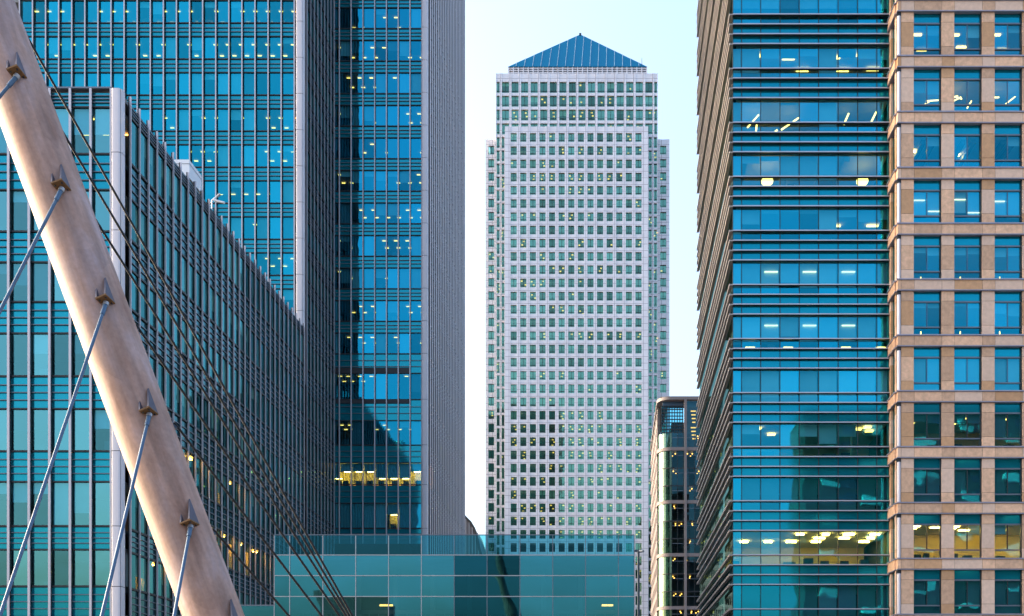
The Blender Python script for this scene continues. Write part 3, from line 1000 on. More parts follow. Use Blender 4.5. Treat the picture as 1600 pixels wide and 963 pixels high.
rows_front = [(208 + RP * i, 208 + RP * i + 13.8) for i in range(43)]
cols_front = [(797.8 + WP * i, 807.4 + WP * i) for i in range(14)]
mb = MB()
grid_wall(mb, cols_front, rows_front, 789, 1012.7, 198, 1128, DT, y_front)
T.joined('front_cladding', mb)
rows_top = [(128 + 21.6 * i, 145.3 + 21.6 * i) for i in range(4)] + [(214.5 + RP * i, 231.5 + RP * i) for i in range(43)]
cols_top = [(775.8, 780.5)] + [(784.2 + WP * i, 795.3 + WP * i) for i in range(15)] + [(1007.5, 1018.5)] + [(1022, 1026.8)]
cols_top = [(775.8, 780.8)] + [(784.3 + 14.93 * i, 795.4 + 14.93 * i) for i in range(16)] + [(1022.2, 1026.9)]
mb = MB()
grid_wall(mb, cols_top, rows_top[:4], 775, 1027.6, 115, 213, y_main, y_main)
T.joined('upper_cladding', mb)
mb = MB()
for xl, xr, cc in ((775, 789.5, [(776, 780.7), (783.8, 788)]), (1012.2, 1027.6, [(1013.6, 1018.4), (1021.6, 1026.6)])):
    grid_wall(mb, cc, rows_top[4:], xl, xr, 213.02, 1128, y_main, y_main)
T.joined('flank_cladding', mb)
rows_wing = [(228 + RP * i, 241.5 + RP * i) for i in range(42)]
mb = MB()
for xl, xr, cc in ((758.7, 775.2, [(763, 772)]), (1027.4, 1046, [(1031.5, 1041)])):
    grid_wall(mb, cc, rows_wing, xl, xr, 218, 1128, y_wing, y_wing)
T.joined('wing_cladding', mb)
# body behind the windows
zt_main = PZ(116, y_main)
T.box('core_wall', PX(777, DT), PX(1026, DT), y_main + 3.5, DT + 52, 0, zt_main, 'interior_dark')
T.box('core_wall', PX(760, DT), PX(1044.5, DT), y_wing + 3, DT + 46, 0, PZ(219, y_wing), 'interior_dark')
T.box('side_cladding', PX(1027.6, y_main) - 0.3, PX(1027.6, y_main), y_main + 0.61, DT + 52, PZ(219, y_wing), zt_main, 'cladding')
T.box('side_cladding', PX(775, y_main), PX(775, y_main) + 0.3, y_main + 0.61, DT + 52, PZ(219, y_wing), zt_main, 'cladding')
T.box('side_cladding', PX(1046, y_wing) - 0.3, PX(1046, y_wing), y_wing + 0.61, DT + 46, 0, PZ(219, y_wing), 'cladding')
T.box('side_cladding', PX(758.7, y_wing), PX(758.7, y_wing) + 0.3, y_wing + 0.61, DT + 46, 0, PZ(219, y_wing), 'cladding')
T.box('setback_roof', PX(789, DT), PX(1012.7, DT), y_front + 0.61, y_main - 0.01, PZ(199, DT) - 0.3, PZ(199, DT), 'cladding')
T.box('flat_roof', PX(775, y_main) + 0.1, PX(1027.6, y_main) - 0.1, y_main + 0.61, DT + 52, zt_main, zt_main + 0.15, 'roof_grey')
for a_, b_ in ((758.7, 775), (1027.6, 1046)):
    T.box('wing_roof', PX(a_, DT), PX(b_, DT), y_wing + 0.61, DT + 46, PZ(219, y_wing) - 0.1, PZ(219, y_wing) + 0.1, 'roof_grey')
# floors inside (so that rooms are not one tall shaft)
mb = MB()
for a_, b_ in rows_front[:36]:
    mb.box(PX(776, DT), PX(1026.5, DT), y_main + 0.7, y_main + 3.4, PZ(a_, DT) + 0.1, PZ(a_, DT) + 0.6, 'interior_ceiling')
stuff(T.joined('floor_plates', mb))
# windows: the 300 largest as parts, the rest joined
n_ind = 0
rest = MB()
lampm = MB()
blindm = MB()


def tower_window(c, r, yg, indiv, lit, bl):
    dw = yg - 0.42
    x0, x1, z1, z0 = PX(c[0], dw), PX(c[1], dw), PZ(r[0], dw), PZ(r[1], dw)
    xc, zc2 = (x0 + x1) / 2, (z0 + z1) / 2
    rt = (R.uniform(-.003, .003), 0, R.uniform(-.003, .003))
    if indiv:
        o = T.part('window', pane_mesh(x1 - x0, z1 - z0, 'glass_teal'), (xc, yg, zc2), rt)
    else:
        dx = (x1 - x0) / 2 * rt[2]
        rest.poly([(x0, yg - dx, z0), (x1, yg + dx, z0), (x1, yg + dx, z1), (x0, yg - dx, z1)], 'glass_teal')
    # frame bars
    bars.box(xc - 0.06, xc + 0.06, yg - 0.1, yg - 0.005, z0, z1, 'metal_black')
    bars.box(x0, x1, yg - 0.1, yg - 0.012, z0 + (z1 - z0) * 0.2, z0 + (z1 - z0) * 0.2 + 0.12, 'metal_black')
    h = z1 - z0
    if bl:
        blindm.box(x0, x1, yg + 0.15, yg + 0.18, z1 - h * bl, z1, R.choice(('blind', 'blind_grey', 'blind_grey')))
    if lit and bl < 0.9:
        for q in range(R.choice((1, 2, 2, 3))):
            ww = 0.55
            xx = xc + R.uniform(-.6, .6)
            zz = z1 - 0.3 - (q * 0.75 + R.uniform(0, .25))
            if zz > z0 + .3 and zz < z1 - h * bl:
                lampm.box(xx - ww / 2, xx + ww / 2, yg + 0.5 + q * .5, yg + 0.8 + q * .5, zz - 0.14, zz + 0.14, 'lamp_tower')


bars = MB()
litrow = {}
for ri, r in enumerate(rows_top[:4]):
    for c in cols_top:
        if ri == 3 and 789 < c[0] < 1010:
            pass
        big = c[1] - c[0] > 8
        ind = big and ri < 3
        n_ind += ind
        tower_window(c, r, y_main + 0.42, ind, R.random() < (.25, .7, .75, .4)[ri], R.choice((0, 0, 0.3, 0.5)))
for ri, r in enumerate(rows_front[:37]):
    p = R.choice((0.05, 0.15, 0.5, 0.8, 0.3, 0.6)) if ri < 21 else 0.85
    pb = R.uniform(0.1, 0.6)
    for ci, c in enumerate(cols_front):
        if ri > 30 and ci < 12:
            continue
        ind = n_ind < 300
        n_ind += ind
        lit = R.random() < p and (abs(ci - R.randint(0, 13)) < 7)
        tower_window(c, r, y_front + 0.42, ind, lit, R.choice((0.3, 0.5, 0.97)) if R.random() < pb else 0)
for r in rows_top[4:40]:
    p = R.choice((0.05, 0.2, 0.5))
    for c in ((776, 780.7), (783.8, 788), (1013.6, 1018.4), (1021.6, 1026.6)):
        tower_window(c, r, y_main + 0.42, False, R.random() < p, R.choice((0, 0, 0.4, .97)))
for r in rows_wing[:36]:
    p = R.choice((0.1, 0.3, 0.6))
    for c in ((763, 772), (1031.5, 1041)):
        tower_window(c, r, y_wing + 0.42, False, R.random() < p, R.choice((0, 0, 0.4, .97)))
stuff(T.joined('windows', rest))
stuff(T.joined('window_bars', bars))
stuff(T.joined('ceiling_lights', lampm))
stuff(T.joined('blinds', blindm))
# louvred drum and pyramid
yp0 = DT + 4.0
xl, xr = PX(794.5, yp0), PX(1010.5, yp0)
wp = xr - xl
zl0, zl1 = zt_main + 0.15, PZ(105, yp0)
T.box('louvre_core', xl + 0.5, xr - 0.5, yp0 + 0.5, yp0 + wp - 0.5, zl0, zl1 - 0.1, 'interior_dark')
for i in range(4):
    zz = zl0 + (zl1 - zl0) * (i + 0.5) / 4
    T.box('louvre', xl, xr, yp0, yp0 + 0.3, zz - 0.14, zz + 0.14, 'cladding')
for i in range(29):
    xx = xl + wp * i / 28
    T.box('louvre_post', xx - 0.15, xx + 0.15, yp0 - 0.06, yp0 + 0.3, zl0, zl1, 'cladding')
apex = Vector((PX(906.7, yp0 + wp / 2), yp0 + wp / 2, PZ(54, yp0 + wp / 2)))
e_ = 0.15
base4 = [Vector((xl - e_, yp0 - e_, zl1)), Vector((xr + e_, yp0 - e_, zl1)), Vector((xr + e_, yp0 + wp + e_, zl1)), Vector((xl - e_, yp0 + wp + e_, zl1))]
# each face in standing-seam panels
for fi in range(4):
    a, b_ = base4[fi], base4[(fi + 1) % 4]
    n = 17 if fi == 0 else 5
    nrm = (b_ - a).cross(apex - a).normalized()
    up = (apex - (a + b_) / 2)
    for i in range(n):
        t0, t1 = i / n, (i + 1) / n
        h0, h1 = 1 - abs(2 * t0 - 1), 1 - abs(2 * t1 - 1)
        p0, p1 = a.lerp(b_, t0), a.lerp(b_, t1)
        q0, q1 = p0 + up * h0, p1 + up * h1
        off = nrm * (0.03 * (i % 2))
        vs = [p0, p1] + ([q1] if h1 > 0 else []) + ([apex] if t0 < .5 < t1 else []) + ([q0] if h0 > 0 else [])
        c0 = sum(vs, Vector()) / len(vs)
        m_ = MB().poly([v_ - c0 + off for v_ in vs], 'pyramid_metal')
        T.part('roof_panel', m_.mesh('roof_panel'), c0)
        if i and h0 > 0.03:
            m_ = MB().tube((0, 0, 0), tuple(up * (h0 * 0.985)), 0.10, 0.10, 'seam_blue', 5)
            T.part('seam', m_.mesh('seam'), p0 + nrm * 0.1)
T.box('finial', apex.x - 0.35, apex.x + 0.35, apex.y - 0.35, apex.y + 0.35, apex.z - 0.4, apex.z + 0.25, 'interior_dark')
T.part('aerial', MB().tube((0, 0, 0), (0, 0, 3.2), 0.12, 0.05, 'metal_black', 6).mesh('aerial'), (PX(1003, yp0), yp0 + 0.6, zl1))

# ================================================================== CURVED-CORNER GLASS BUILDING
DF = 232.0
Fb = B('curved_glass_building', 'glass building with rounded corner and pink stone frame, right of the skyscraper', 'building', (PX(1065, DF), DF + 20, 0))
xF0, xF1, yF1 = PX(1029, DF), PX(1130, DF), 276.0
rc = 3.0


def rounded_path(x0, y0, r, off=0.0, n=10):
    """from the left side round the front left corner to the front"""
    pts = []
    for i in range(n + 1):
        a = math.radians(180 + 90 * i / n)
        pts.append(Vector((x0 + r + (r + off) * math.cos(a), y0 + r + (r + off) * math.sin(a), 0)))
    return pts


def ribbon(path, z0, z1, mat, close_to=None):
    m_ = MB()
    for i in range(len(path) - 1):
        a, b_ = path[i], path[i + 1]
        m_.poly([(a.x, a.y, z0), (b_.x, b_.y, z0), (b_.x, b_.y, z1), (a.x, a.y, z1)], mat)
    return m_


def slab(path, back, z0, z1, mat):
    return MB().prism([(p.x, p.y) for p in path] + [(p.x, p.y) for p in back], z0, z1, mat)


curve = rounded_path(xF0, DF, rc)
fpath = [Vector((xF0, DF + 5, 0))] + curve + [Vector((xF1, DF, 0))]
back = [Vector((xF1, DF + 10, 0)), Vector((xF0 + 4, DF + 10, 0))]
zF_top = PZ(620, DF)
FH = 27.55
flamps = MB()
fside = MB()
for i in range(12):
    yt = 676.5 + FH * (i - 0) if i else 676.5
    yt, yb = 676.5 + FH * i, 676.5 + FH * (i + 1)
    if PZ(yb, DF) < 0:
        break
    z1, z0 = PZ(yt, DF), PZ(yb, DF)
    zm = z0 + (z1 - z0) * 0.72
    Fb.joined('curved_window', ribbon(curve, z0, z1, 'glass_green'))
    x0 = curve[-1].x
    n = 9
    for k in range(n):
        xa, xb = x0 + (xF1 - x0) * k / n, x0 + (xF1 - x0) * (k + 1) / n
        Fb.part('window', pane_mesh(xb - xa - 0.05, z1 - z0, 'glass_dark'), ((xa + xb) / 2, DF, (z0 + z1) / 2), tilt(.2))
        Fb.box('mullion', xa - 0.05, xa + 0.05, DF - 0.1, DF + 0.05, z0, z1, 'metal_black')
        if R.random() < .4:
            for q in range(2):
                xx = R.uniform(xa + .2, xb - .2)
                flamps.box(xx - .12, xx + .12, DF + 1.2 + q, DF + 1.5 + q, z1 - 0.5 - q * .2, z1 - 0.3 - q * .2, 'lamp_small')
    Fb.joined('floor_edge', slab([p + Vector((0, -0.06, 0)) for p in fpath], back, z0 - 0.12, z0 + 0.12, 'metal_black'))
    Fb.box('transom', x0, xF1, DF - 0.08, DF + 0.04, zm - 0.05, zm + 0.05, 'rail_metal')
    if i % 3 == 0 :
        pth = [Vector((xF0 - 0.25, DF + 5, 0))] + rounded_path(xF0, DF, rc, 0.3) + [Vector((xF1, DF - 0.3, 0))]
        zz = PZ(702 + 82.7 * (i // 3), DF)
        Fb.joined('stone_belt', slab(pth, back, zz - 0.38, zz + 0.38, 'stone_pink'), True)
Fb.box('stone_pier', PX(1069, DF), PX(1073, DF), DF - 0.45, DF + 0.3, 0, zF_top - 0.6, 'stone_pink')
# top: arched stone frame, blue soffit, steel lattice
pth = [Vector((xF0 - 0.25, yF1, 0))] + rounded_path(xF0, DF, rc, 0.3) + [Vector((xF1, DF - 0.3, 0))]
Fb.joined('roof_frame', slab(pth, [Vector((xF1, DF + 1.2, 0)), Vector((xF0 + 2.5, DF + 1.2, 0)), Vector((xF0 + 1.2, yF1, 0))], PZ(625, DF), zF_top, 'stone_pink'), True)
Fb.box('soffit', PX(1036, DF), xF1, DF + 1.25, DF + 2.0, PZ(634, DF), PZ(624, DF), 'cable_blue')
for i in range(9):
    px_ = 1034 + i * 4.1
    if px_ < 1068:
        Fb.box('lattice_post', PX(px_, DF) - .09, PX(px_, DF) + .09, DF + 0.8, DF + 1.0, PZ(678, DF), PZ(632, DF), 'metal_black')
for i in range(9):
    Fb.box('lattice_rail', PX(1034, DF), PX(1068, DF), DF + 0.76, DF + 0.96, PZ(633 + i * 5.2, DF) - .1, PZ(633 + i * 5.2, DF) + .1, 'metal_black')
Fb.part('lattice_glazing', pane_mesh(PX(1069, DF) - PX(1033, DF), PZ(632, DF) - PZ(677, DF), 'glass_parapet'), (PX(1051, DF), DF + 1.1, PZ(654.5, DF)))
Fb.part('window', pane_mesh(xF1 - PX(1073, DF), PZ(626, DF) - PZ(677, DF), 'glass_dark'), ((PX(1073, DF) + xF1) / 2, DF + 0.2, PZ(651.5, DF)))
for q in range(4):
    for r in range(2):
        Fb.box('ceiling_light', PX(1080 + q * 1.0, DF), PX(1088, DF), DF + 1.2 + q * .4, DF + 1.4 + q * .4, PZ(640 + q * 5 + r * 26, DF) - .1, PZ(640 + q * 5 + r * 26, DF) + .12, 'lamp_tower')
Fb.box('back_wall', xF0 + 3, xF1, DF + 9, DF + 10, 0, PZ(676, DF), 'interior_dark')
Fb.box('back_wall', PX(1073, DF), xF1, DF + 5, DF + 6, PZ(676, DF), zF_top - 1, 'interior_dark')
# stone side wall running back, storey by storey
for i in range(14):
    zt_, zb_ = PZ(627 + FH * i, DF), PZ(627 + FH * (i + 1), DF)
    if zb_ < 0:
        break
    fside.box(xF0 - 0.1, xF0 + 0.6, DF + 5.02, yF1, zb_ + 0.04, zb_ + (zt_ - zb_) * .42, 'stone_pink')
    for k in range(9):
        ya = DF + 5.2 + k * 4.2
        fside.box(xF0 - 0.06, xF0 + 0.6, ya, ya + 2.0, zb_ + (zt_ - zb_) * .42, zt_ + 0.04, 'stone_pink')
    Fb.part('side_window', pane_mesh(yF1 - DF - 5.2, (zt_ - zb_) * .6, 'glass_teal', 'x'), (xF0 + 0.3, (DF + 5 + yF1) / 2, zt_ - (zt_ - zb_) * .3))
stuff(Fb.joined('side_stones', fside))
stuff(Fb.joined('ceiling_lights', flamps))
Fb.box('core_wall', xF0 + 3.5, xF1, DF + 10.1, yF1, 0, PZ(640, DF), 'interior_dark')

# ================================================================== VAULTED HALL far between the towers
DH = 300.0
H_ = B('vaulted_glass_hall', 'grey ribbed vault roof peeping out beside the tall stepped tower', 'building', (PX(690, DH), DH + 10, 0))
pr = [(640, 776), (690, 780), (715, 797), (726, 807), (735, 816), (741, 826), (745, 838), (748, 852), (752, 870), (754, 900), (755, 1128)]
for i in range(len(pr) - 1):
    (xa, ya), (xb, yb) = pr[i], pr[i + 1]
    x0, z0, x1, z1 = PX(xa, DH), PZ(ya, DH), PX(xb, DH), PZ(yb, DH)
    m_ = MB().poly([(x0, DH, z0), (x1, DH, z1), (x1, DH + 20, z1), (x0, DH + 20, z0)][::-1], 'aluminium_grey')
    H_.joined('roof_panel', m_)
    H_.joined('rib', MB().tube((x0, DH - .1, z0), (x1, DH - .1, z1), 0.35, 0.35, 'metal_black', 6))
m_ = MB().poly([(PX(x, DH), DH + .2, PZ(y, DH)) for x, y in pr] + [(PX(640, DH), DH + .2, 0)], 'stone_pink')
H_.joined('gable_wall', m_)
for i in range(5):
    xx = PX(728 + 5 * i, DH)
    H_.box('gable_rib', xx - .1, xx + .1, DH - .1, DH + .15, 0, PZ((806, 812, 820, 836, 860)[i], DH), 'aluminium_grey')

# ================================================================== GLASS PAVILION (bottom centre)
DG = 68.0
G = B('glass_pavilion', 'low teal glass box building at the bottom centre, in front of the towers', 'building', (PX(710, DG), DG + 6, 0))
colsG = [428.6, 452.8] + [504.6 + 51.3 * i for i in range(10)] + [991]
rowsG = [836, 867.5, 899.7, 932.3, 964.5, 997, 1030, 1062, 1095, 1128]
xg0, xg1 = PX(428.6, DG), PX(991, DG)
for ri in range(len(rowsG) - 1):
    z1, z0 = PZ(rowsG[ri], DG), PZ(rowsG[ri + 1], DG)
    for ci in range(len(colsG) - 1):
        x0, x1 = PX(colsG[ci], DG), PX(colsG[ci + 1], DG)
        if ri == 0:
            mt, nm = 'glass_parapet', 'parapet_pane'
        else:
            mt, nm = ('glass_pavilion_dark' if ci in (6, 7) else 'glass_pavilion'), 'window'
        if ri > 5:
            continue
        G.part(nm, pane_mesh(x1 - x0 - 0.02, z1 - z0 - 0.02, mt), ((x0 + x1) / 2, DG, (z0 + z1) / 2), tilt(0.35 if ri else 0.05))
    G.box('transom', xg0, xg1, DG - 0.05, DG + 0.05, z1 - 0.03, z1 + 0.025, 'aluminium_grey' if ri else 'rail_metal')
for px_ in colsG:
    G.box('mullion', PX(px_, DG) - 0.025, PX(px_, DG) + 0.025, DG - 0.04, DG + 0.06, 0.2, PZ(836, DG) - 0.05, 'aluminium_grey' if 700 > px_ else 'rail_metal')
zr = PZ(868.5, DG)
G.box('roof', xg0, xg1, DG + 0.1, DG + 12, zr - 0.25, zr, 'roof_grey')
G.box('back_wall', xg0, xg1, DG + 8, DG + 12, 0, zr - 0.25, 'interior_dark')
G.box('side_wall', xg1 - 0.1, xg1, DG + 0.1, DG + 12, 0, zr, 'interior_dark')
G.box('side_wall', xg0, xg0 + 0.1, DG + 0.1, DG + 12, 0, zr, 'interior_dark')
for i, (px0, px1, pyy) in enumerate(((585, 606, 942), (940, 958, 942))):
    o_ = G.box('ceiling_light', PX(px0, DG), PX(px1, DG), DG + 1.5, DG + 1.6, PZ(pyy + 1.2, DG), PZ(pyy - 1.5, DG), 'lamp_room')  # glowing bars added in place of warm sun streaks mirrored in the panes
for i in range(9):
    xx = xg0 + 2 + i * 2.6
    G.box('interior_column', xx - .15, xx + .15, DG + 4, DG + 4.3, 0, zr - 0.25, 'blind_grey')
G.box('gallery_rail', xg0 + 0.3, xg1 - 0.3, DG + 2.5, DG + 2.6, PZ(953, DG), PZ(947, DG), 'blind_grey')
for i in range(36):
    xx = xg0 + .5 + i * .65
    G.box('baluster', xx - .02, xx + .02, DG + 2.51, DG + 2.59, PZ(975, DG), PZ(950, DG), 'blind_grey')
# lower annex on the left
xa0 = PX(300, DG)
for ri, (y1, y0) in enumerate(((946, 978), (978, 1010))):
    for ci, (pa, pb) in enumerate(((325, 376.5), (376.5, 428))):
        G.part('window', pane_mesh(PX(pb, DG) - PX(pa, DG) - .02, PZ(y1, DG) - PZ(y0, DG) - .02, 'glass_pavilion'), ((PX(pa, DG) + PX(pb, DG)) / 2, DG + .02, (PZ(y1, DG) + PZ(y0, DG)) / 2), tilt(.3))
G.box('transom', PX(325, DG), xg0 - .04, DG - .05, DG + .07, PZ(946, DG) - .04, PZ(946, DG) + .04, 'rail_metal')
G.box('back_wall', PX(325, DG), xg0 - 0.05, DG + 2, DG + 2.2, 0, PZ(947, DG), 'blind_grey')
G.box('roof', PX(325, DG), xg0 - 0.05, DG + .1, DG + 2.2, PZ(947, DG) - .1, PZ(947, DG) - .02, 'roof_grey')

# ================================================================== LEANING MAST with cable brackets
DM = 18.0
mp0 = Vector((PX(331 + (1752 - 955) * .3725, DM), DM, 0.0))
mp1 = Vector((PX(44.5 - (185 + 700) * .3725, DM), DM, PZ(-700, DM)))
M_ = thing('leaning_mast', 'thick pinkish concrete mast leaning left, with cable brackets along its face', 'mast', mp0)
axis = (mp1 - mp0)
L = axis.length
am = axis.normalized()
rot = am.to_track_quat('Z', 'Y')
mm_ = MB()
nseg, nr = 72, 60
k_ = mm_.m('mast_concrete')
for j in range(nr + 1):
    t_ = j / nr
    r_ = 0.505 - 0.045 * t_
    for i in range(nseg):
        a = 2 * math.pi * i / nseg
        mm_.v.append((r_ * math.cos(a), r_ * math.sin(a), L * t_))
for j in range(nr):
    for i in range(nseg):
        i2 = (i + 1) % nseg
        mm_.f.append((j * nseg + i, j * nseg + i2, (j + 1) * nseg + i2, (j + 1) * nseg + i))
        mm_.mi.append(k_)
mm_.f.append(tuple(nr * nseg + i for i in range(nseg)))
mm_.mi.append(k_)
shaft = link('shaft', mm_.mesh('shaft', True), M_)
shaft.rotation_mode = 'QUATERNION'
shaft.rotation_quaternion = rot


def mast_at(py):
    """point of the mast axis at the height of a photo row"""
    z = PZ(py, DM)
    t_ = (z - mp0.z) / axis.z
    return mp0 + axis * t_, 0.505 - 0.045 * t_


BR_TURN = -35.0
fronts = [(22, 118, -40, 207), (91, 292, 0, 498), (160, 468, 3, 963), (227.5, 640, 163, 963), (293, 812, 278, 963), (357, 968, 352, 1100)]
names_f = ['blue-grey rod cable at the topmost bracket of the mast', 'blue-grey rod cable from the second bracket down the mast', 'blue-grey rod cable from the third bracket down the mast',
           'blue-grey rod cable from the fourth bracket down the mast', 'short blue-grey rod cable from the fifth, lowest full bracket', 'blue-grey rod cable hidden below the cut-off bottom bracket']
tdir = am.cross(Vector((0, -1, 0))).normalized()      # sideways across the mast
if tdir.x < 0:
    tdir = -tdir
for bi, (bx, by, ex, ey) in enumerate(fronts):
    bx, by = bx + 11, by + 3 + 4 * bi
    c0, r_ = mast_at(by)
    zw = PZ(by - 2, DM - 0.6)
    c0 = mp0 + axis * ((zw - mp0.z) / axis.z)
    # bracket foot on the near side of the shaft, a little left of its crest
    want = PX(bx, DM - 0.45)
    side = max(-0.85, min(0.85, (want - c0.x) / r_))
    n_ = (tdir * side + Vector((0, -1, 0)) * math.sqrt(1 - side * side)).normalized()
    n_ = (n_ - am * n_.dot(am)).normalized()
    foot = c0 + n_ * (r_ - 0.05)
    n_ = Matrix.Rotation(math.radians(BR_TURN - 6 * bi), 3, am) @ n_
    tt = n_.cross(am).normalized()
    hw, dp, hh = 0.10, 0.26, 0.46
    br = link('bracket', None, None)
    bpart = MB()
    # base plate, tipped along the cable
    p = [foot - tt * hw + n_ * 0.0, foot + tt * hw + n_ * 0.0, foot + tt * hw + n_ * dp + am * 0.06, foot - tt * hw + n_ * dp + am * 0.06]
    q = [v + am * 0.025 for v in p]
    o_ = foot
    f_ = ((3, 2, 1, 0), (4, 5, 6, 7), (0, 1, 5, 4), (1, 2, 6, 5), (2, 3, 7, 6), (3, 0, 4, 7))
    me = bpy.data.meshes.new('base_plate')
    me.from_pydata([tuple(v - o_) for v in p + q], [], f_)
    me.materials.append(MATS['bracket_rust'])
    bpy.data.objects.remove(br)
    br = link('bracket', me, M_, o_ - mp0)
    for sgn in (-1, 1):
        th = 0.016
        a0 = foot + tt * (hw - th) * sgn + am * 0.026
        tri = [a0, a0 + n_ * dp + am * 0.06, a0 + am * hh + n_ * 0.0]
        vs = [v - tt * th - o_ for v in tri] + [v + tt * th - o_ for v in tri]
        me = bpy.data.meshes.new('gusset')
        me.from_pydata([tuple(v) for v in vs], [], [(0, 1, 2), (5, 4, 3), (0, 3, 4, 1), (1, 4, 5, 2), (2, 5, 3, 0)])
        me.materials.append(MATS['bracket_paint'])
        link('gusset', me, br)
    for bx_, by_ in ((-.6, .2), (.6, .2), (-.6, .8), (.6, .8)):
        pb = tt * (hw * bx_) + n_ * (dp * by_) + am * (0.06 * by_)
        link('bolt', MB().tube(pb - am * 0.025, pb + am * 0.005, 0.014, 0.014, 'metal_black', 6).mesh('bolt'), br)
    # cable
    s0 = foot + n_ * dp * 0.5 - am * 0.0
    d_end = 13.5
    # stretch the line on to the deck
    k2 = 1.0
    pe = Vector((PX(ex, d_end), d_end, PZ(ey, d_end)))
    while pe.z > 5.0:
        k2 += 0.02
        dd = s0.y + (d_end - s0.y) * 1.0
        # continue in image space at the same far depth
        pe = Vector((PX(bx + (ex - bx) * k2, d_end), d_end, PZ(by + (ey - by) * k2, d_end)))
        if k2 > 40:
            break
    if bi == 5:
        continue
    dirn = (pe - s0).normalized()
    cb = thing('stay_cable', names_f[bi], 'cable', pe, 'front cables of the mast')
    link('rod', MB().tube(s0 - pe, (0, 0, 0), 0.027, 0.027, 'cable_blue', 14).mesh('rod', True), cb)
    link('socket', MB().tube(s0 - pe - dirn * 0.01, s0 - pe + dirn * 0.26, 0.037, 0.037, 'cable_blue', 14).mesh('socket', True), cb)
    link('collar', MB().tube(s0 - pe - dirn * 0.012, s0 - pe + dirn * 0.05, 0.048, 0.048, 'aluminium_grey', 14).mesh('collar', True), cb)

# dark back stays running to the right
backs = [(10, 0, 551, 963), (87, 188, 546, 963), (147, 340, 541, 963), (212, 507, 531, 963), (272, 660, 503, 963), (332, 826, 452, 963)]
names_b = ['uppermost and longest black back stay crossing to the bottom centre', 'second black back stay from the top, behind the mast', 'third black back stay, leaving the mast at mid height',
           'fourth black back stay, leaving the mast at a blue fin', 'fifth black back stay low on the mast', 'lowest black back stay, short, at the bottom of the mast']
for i, (sx, sy, ex, ey) in enumerate(backs):
    c0, r_ = mast_at(sy)
    st = c0 + Vector((0.0, 0.25, 0)) + tdir * (r_ - 0.1)
    sl = (ex - sx) / (ey - sy)
    yy = 1236
    xx = ex + sl * (yy - ey)
    de = 24.0
    pe = Vector((PX(xx, de), de, PZ(yy, de)))
    # keep the picture line: start on that line at the mast's own depth
    st = Vector((PX(sx, DM + .3), DM + .3, PZ(sy, DM + .3)))
    cb = thing('back_stay', names_b[i], 'cable', pe, 'back stays of the mast')
    link('cable', MB().tube(st - pe, (0, 0, 0), 0.022, 0.026, 'cable_black', 12).mesh('cable', True), cb)
    if i >= 2:
        fin = MB()
        d1 = (pe - st).normalized()
        a0 = st - am * -0.0
        n2 = tdir
        tri = [st - d1 * 0.35 - n2 * 0.10, st + d1 * 0.12, st - d1 * 0.02 - n2 * 0.25 - am * 0.12]
        vs = [v + Vector((0, -0.05, 0)) - mp0 for v in tri] + [v + Vector((0, 0.05, 0)) - mp0 for v in tri]
        me = bpy.data.meshes.new('back_fin')
        me.from_pydata([tuple(v) for v in vs], [], [(0, 1, 2), (5, 4, 3), (0, 3, 4, 1), (1, 4, 5, 2), (2, 5, 3, 0)])
        me.materials.append(MATS['cable_blue'])
        link('back_fin', me, M_)

# ================================================================== ROOF ITEMS on the low block
Rb = thing('roof_plant_box', 'white plant box on the low glass block roof edge', 'plant box', (-36.7, 88.5, zA_top))
link('casing', box_mesh(1.55, 2.6, 1.55, 'white_paint'), Rb, (0, 0, 0.9))
link('cap', box_mesh(1.6, 2.65, 0.06, 'aluminium_grey'), Rb, (0, 0, 1.32))
link('plinth', box_mesh(1.2, 2.2, 0.24, 'metal_black'), Rb, (0, 0, 0.12))
cx, cy = xA - 0.15, 92.2
Cc = thing('security_camera', 'white security camera on a bent bracket at the roof edge', 'camera', (cx, cy, zA_top))
link('bracket', MB().tube((0, 0, -0.1), (0, 0, 0.75), 0.07, 0.07, 'white_paint', 10).mesh('bracket', True), Cc)
link('arm', MB().tube((0, 0, 0.72), (0.62, 0, 1.25), 0.07, 0.07, 'white_paint', 10).mesh('arm', True), Cc)
link('camera_body', MB().tube((0.25, -.05, 0.7), (1.15, -.05, 0.5), 0.12, 0.10, 'white_paint', 12).mesh('camera_body', True), Cc)
link('knuckle', MB().tube((0.5, 0, 1.1), (0.75, 0, 1.3), 0.10, 0.10, 'aluminium_grey', 10).mesh('knuckle', True), Cc)

# ================================================================== LAMP POLE right of the pavilion
DP = 66.0
xp = PX(997.5, DP)
Pp = thing('camera_pole', 'dark pole with a small camera head, right of the glass pavilion', 'pole', (xp, DP, 0))
zp = PZ(861, DP)
link('shaft', MB().tube((0, 0, 0), (0, 0, zp), 0.10, 0.08, 'pole_navy', 14).mesh('shaft', True), Pp)
link('arm', box_mesh(0.5, 0.1, 0.14, 'pole_navy'), Pp, (0.0, 0, zp))
link('camera_head', MB().tube((0.1, 0, zp - 0.02), (0.32, -0.2, zp - 0.05), 0.10, 0.08, 'rail_metal', 12).mesh('camera_head', True), Pp)


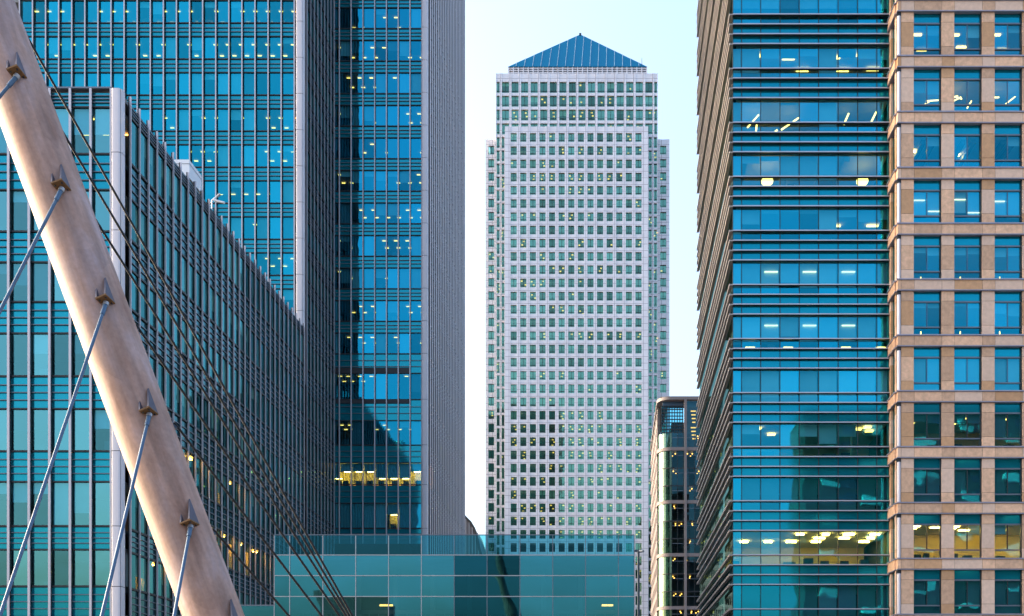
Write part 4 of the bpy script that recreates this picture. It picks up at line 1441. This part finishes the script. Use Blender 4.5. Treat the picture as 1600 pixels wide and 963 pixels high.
# ================================================================== TREES
def tree(name, label, x, y, h, rad, n, seed, leaf=0.35):
    rr = random.Random(seed)
    t_ = thing(name, label, 'tree', (x, y, 0))
    tb = MB()
    tb.tube((0, 0, 0), (0.05 * h * .2, 0, h * 0.55), h * 0.022, h * 0.012, 'bark', 10)
    lv = MB()
    cl = []
    for i in range(14):
        a = rr.uniform(0, 6.28)
        e = rr.uniform(-.3, 1.0)
        k = rr.uniform(.35, 1) * rad
        c = Vector((k * math.cos(a) * math.cos(e), k * math.sin(a) * math.cos(e), h * 0.66 + k * math.sin(e) * 0.9))
        tb.tube((0, 0, h * rr.uniform(.3, .5)), tuple(c), h * 0.008, h * 0.003, 'bark', 6)
        cl.append((c, rr.uniform(.25, .5) * rad))
    for i in range(n):
        c, r_ = rr.choice(cl)
        v = Vector((rr.gauss(0, 1), rr.gauss(0, 1), rr.gauss(0, .8))).normalized() * r_ * rr.random() ** .4
        p = c + v
        u = Vector((rr.gauss(0, 1), rr.gauss(0, 1), rr.gauss(0, 1))).normalized() * leaf
        q = u.orthogonal().normalized() * leaf * .6
        lv.poly([p - u, p - q * .7, p + u, p + q], 'leaf')
    link('trunk', tb.mesh('trunk', True), t_)
    stuff(link('crown', lv.mesh('crown'), t_))
    return t_


tree('street_tree', 'small dark tree top poking up below the curved glass building', PX(1024, 112), 112, 20.6, 2.6, 2500, 3, 0.22)
W_ = B('waterside_block', 'dark stepped block mirrored in the left panes of the pavilion', 'building', (-43, -46, 0))
W_.box('wall', -53, -34, -54, -40, 0, 24, 'waterside_brick')
W_.box('upper_wall', -50, -39, -53, -40.5, 24, 29, 'waterside_brick')
W_.box('roof', -53.2, -33.8, -54.2, -39.8, 24, 24.3, 'roof_grey')
for i in range(5):
    for j in range(5):
        W_.box('window', -51.8 + j * 3.6, -49.6 + j * 3.6, -40.02, -39.95, 3 + i * 4, 5 + i * 4, 'glass_teal')
tree('quay_tree', 'dark tree mirrored in the middle panes of the pavilion', -24, -16, 24, 6, 14000, 6, 0.28)

# ================================================================== APARTMENT BLOCK behind the camera, mirrored in the right-hand glass
K = B('apartment_block', 'dark brown block with balconies mirrored in the right-hand windows', 'building', (75, -66, 0))
kx0, kx1, ky = 40.0, 125.0, -60.0
K.box('wall', kx0, kx1, ky - 16, ky, 0, 71, 'brick_brown')
kw, kb = MB(), MB()
for i in range(18):
    z = 4 + i * 3.7
    for j in range(9):
        xx = kx0 + 3 + j * 9.2
        kw.box(xx + 3.8, xx + 7.2, ky + 0.02, ky + 0.08, z + .2, z + 2.4, 'glass_dark')
        if (i + j) % 2 == 0:
            kb.box(xx, xx + 3.6, ky + 0.05, ky + 1.5, z, z + 1.2, 'balcony_pale')
stuff(K.joined('windows', kw))
stuff(K.joined('balconies', kb))
K.box('roof', kx0 - .3, kx1 + .3, ky - 16.3, ky + .3, 71, 71.6, 'roof_grey')
print('objects', len(bpy.data.objects))
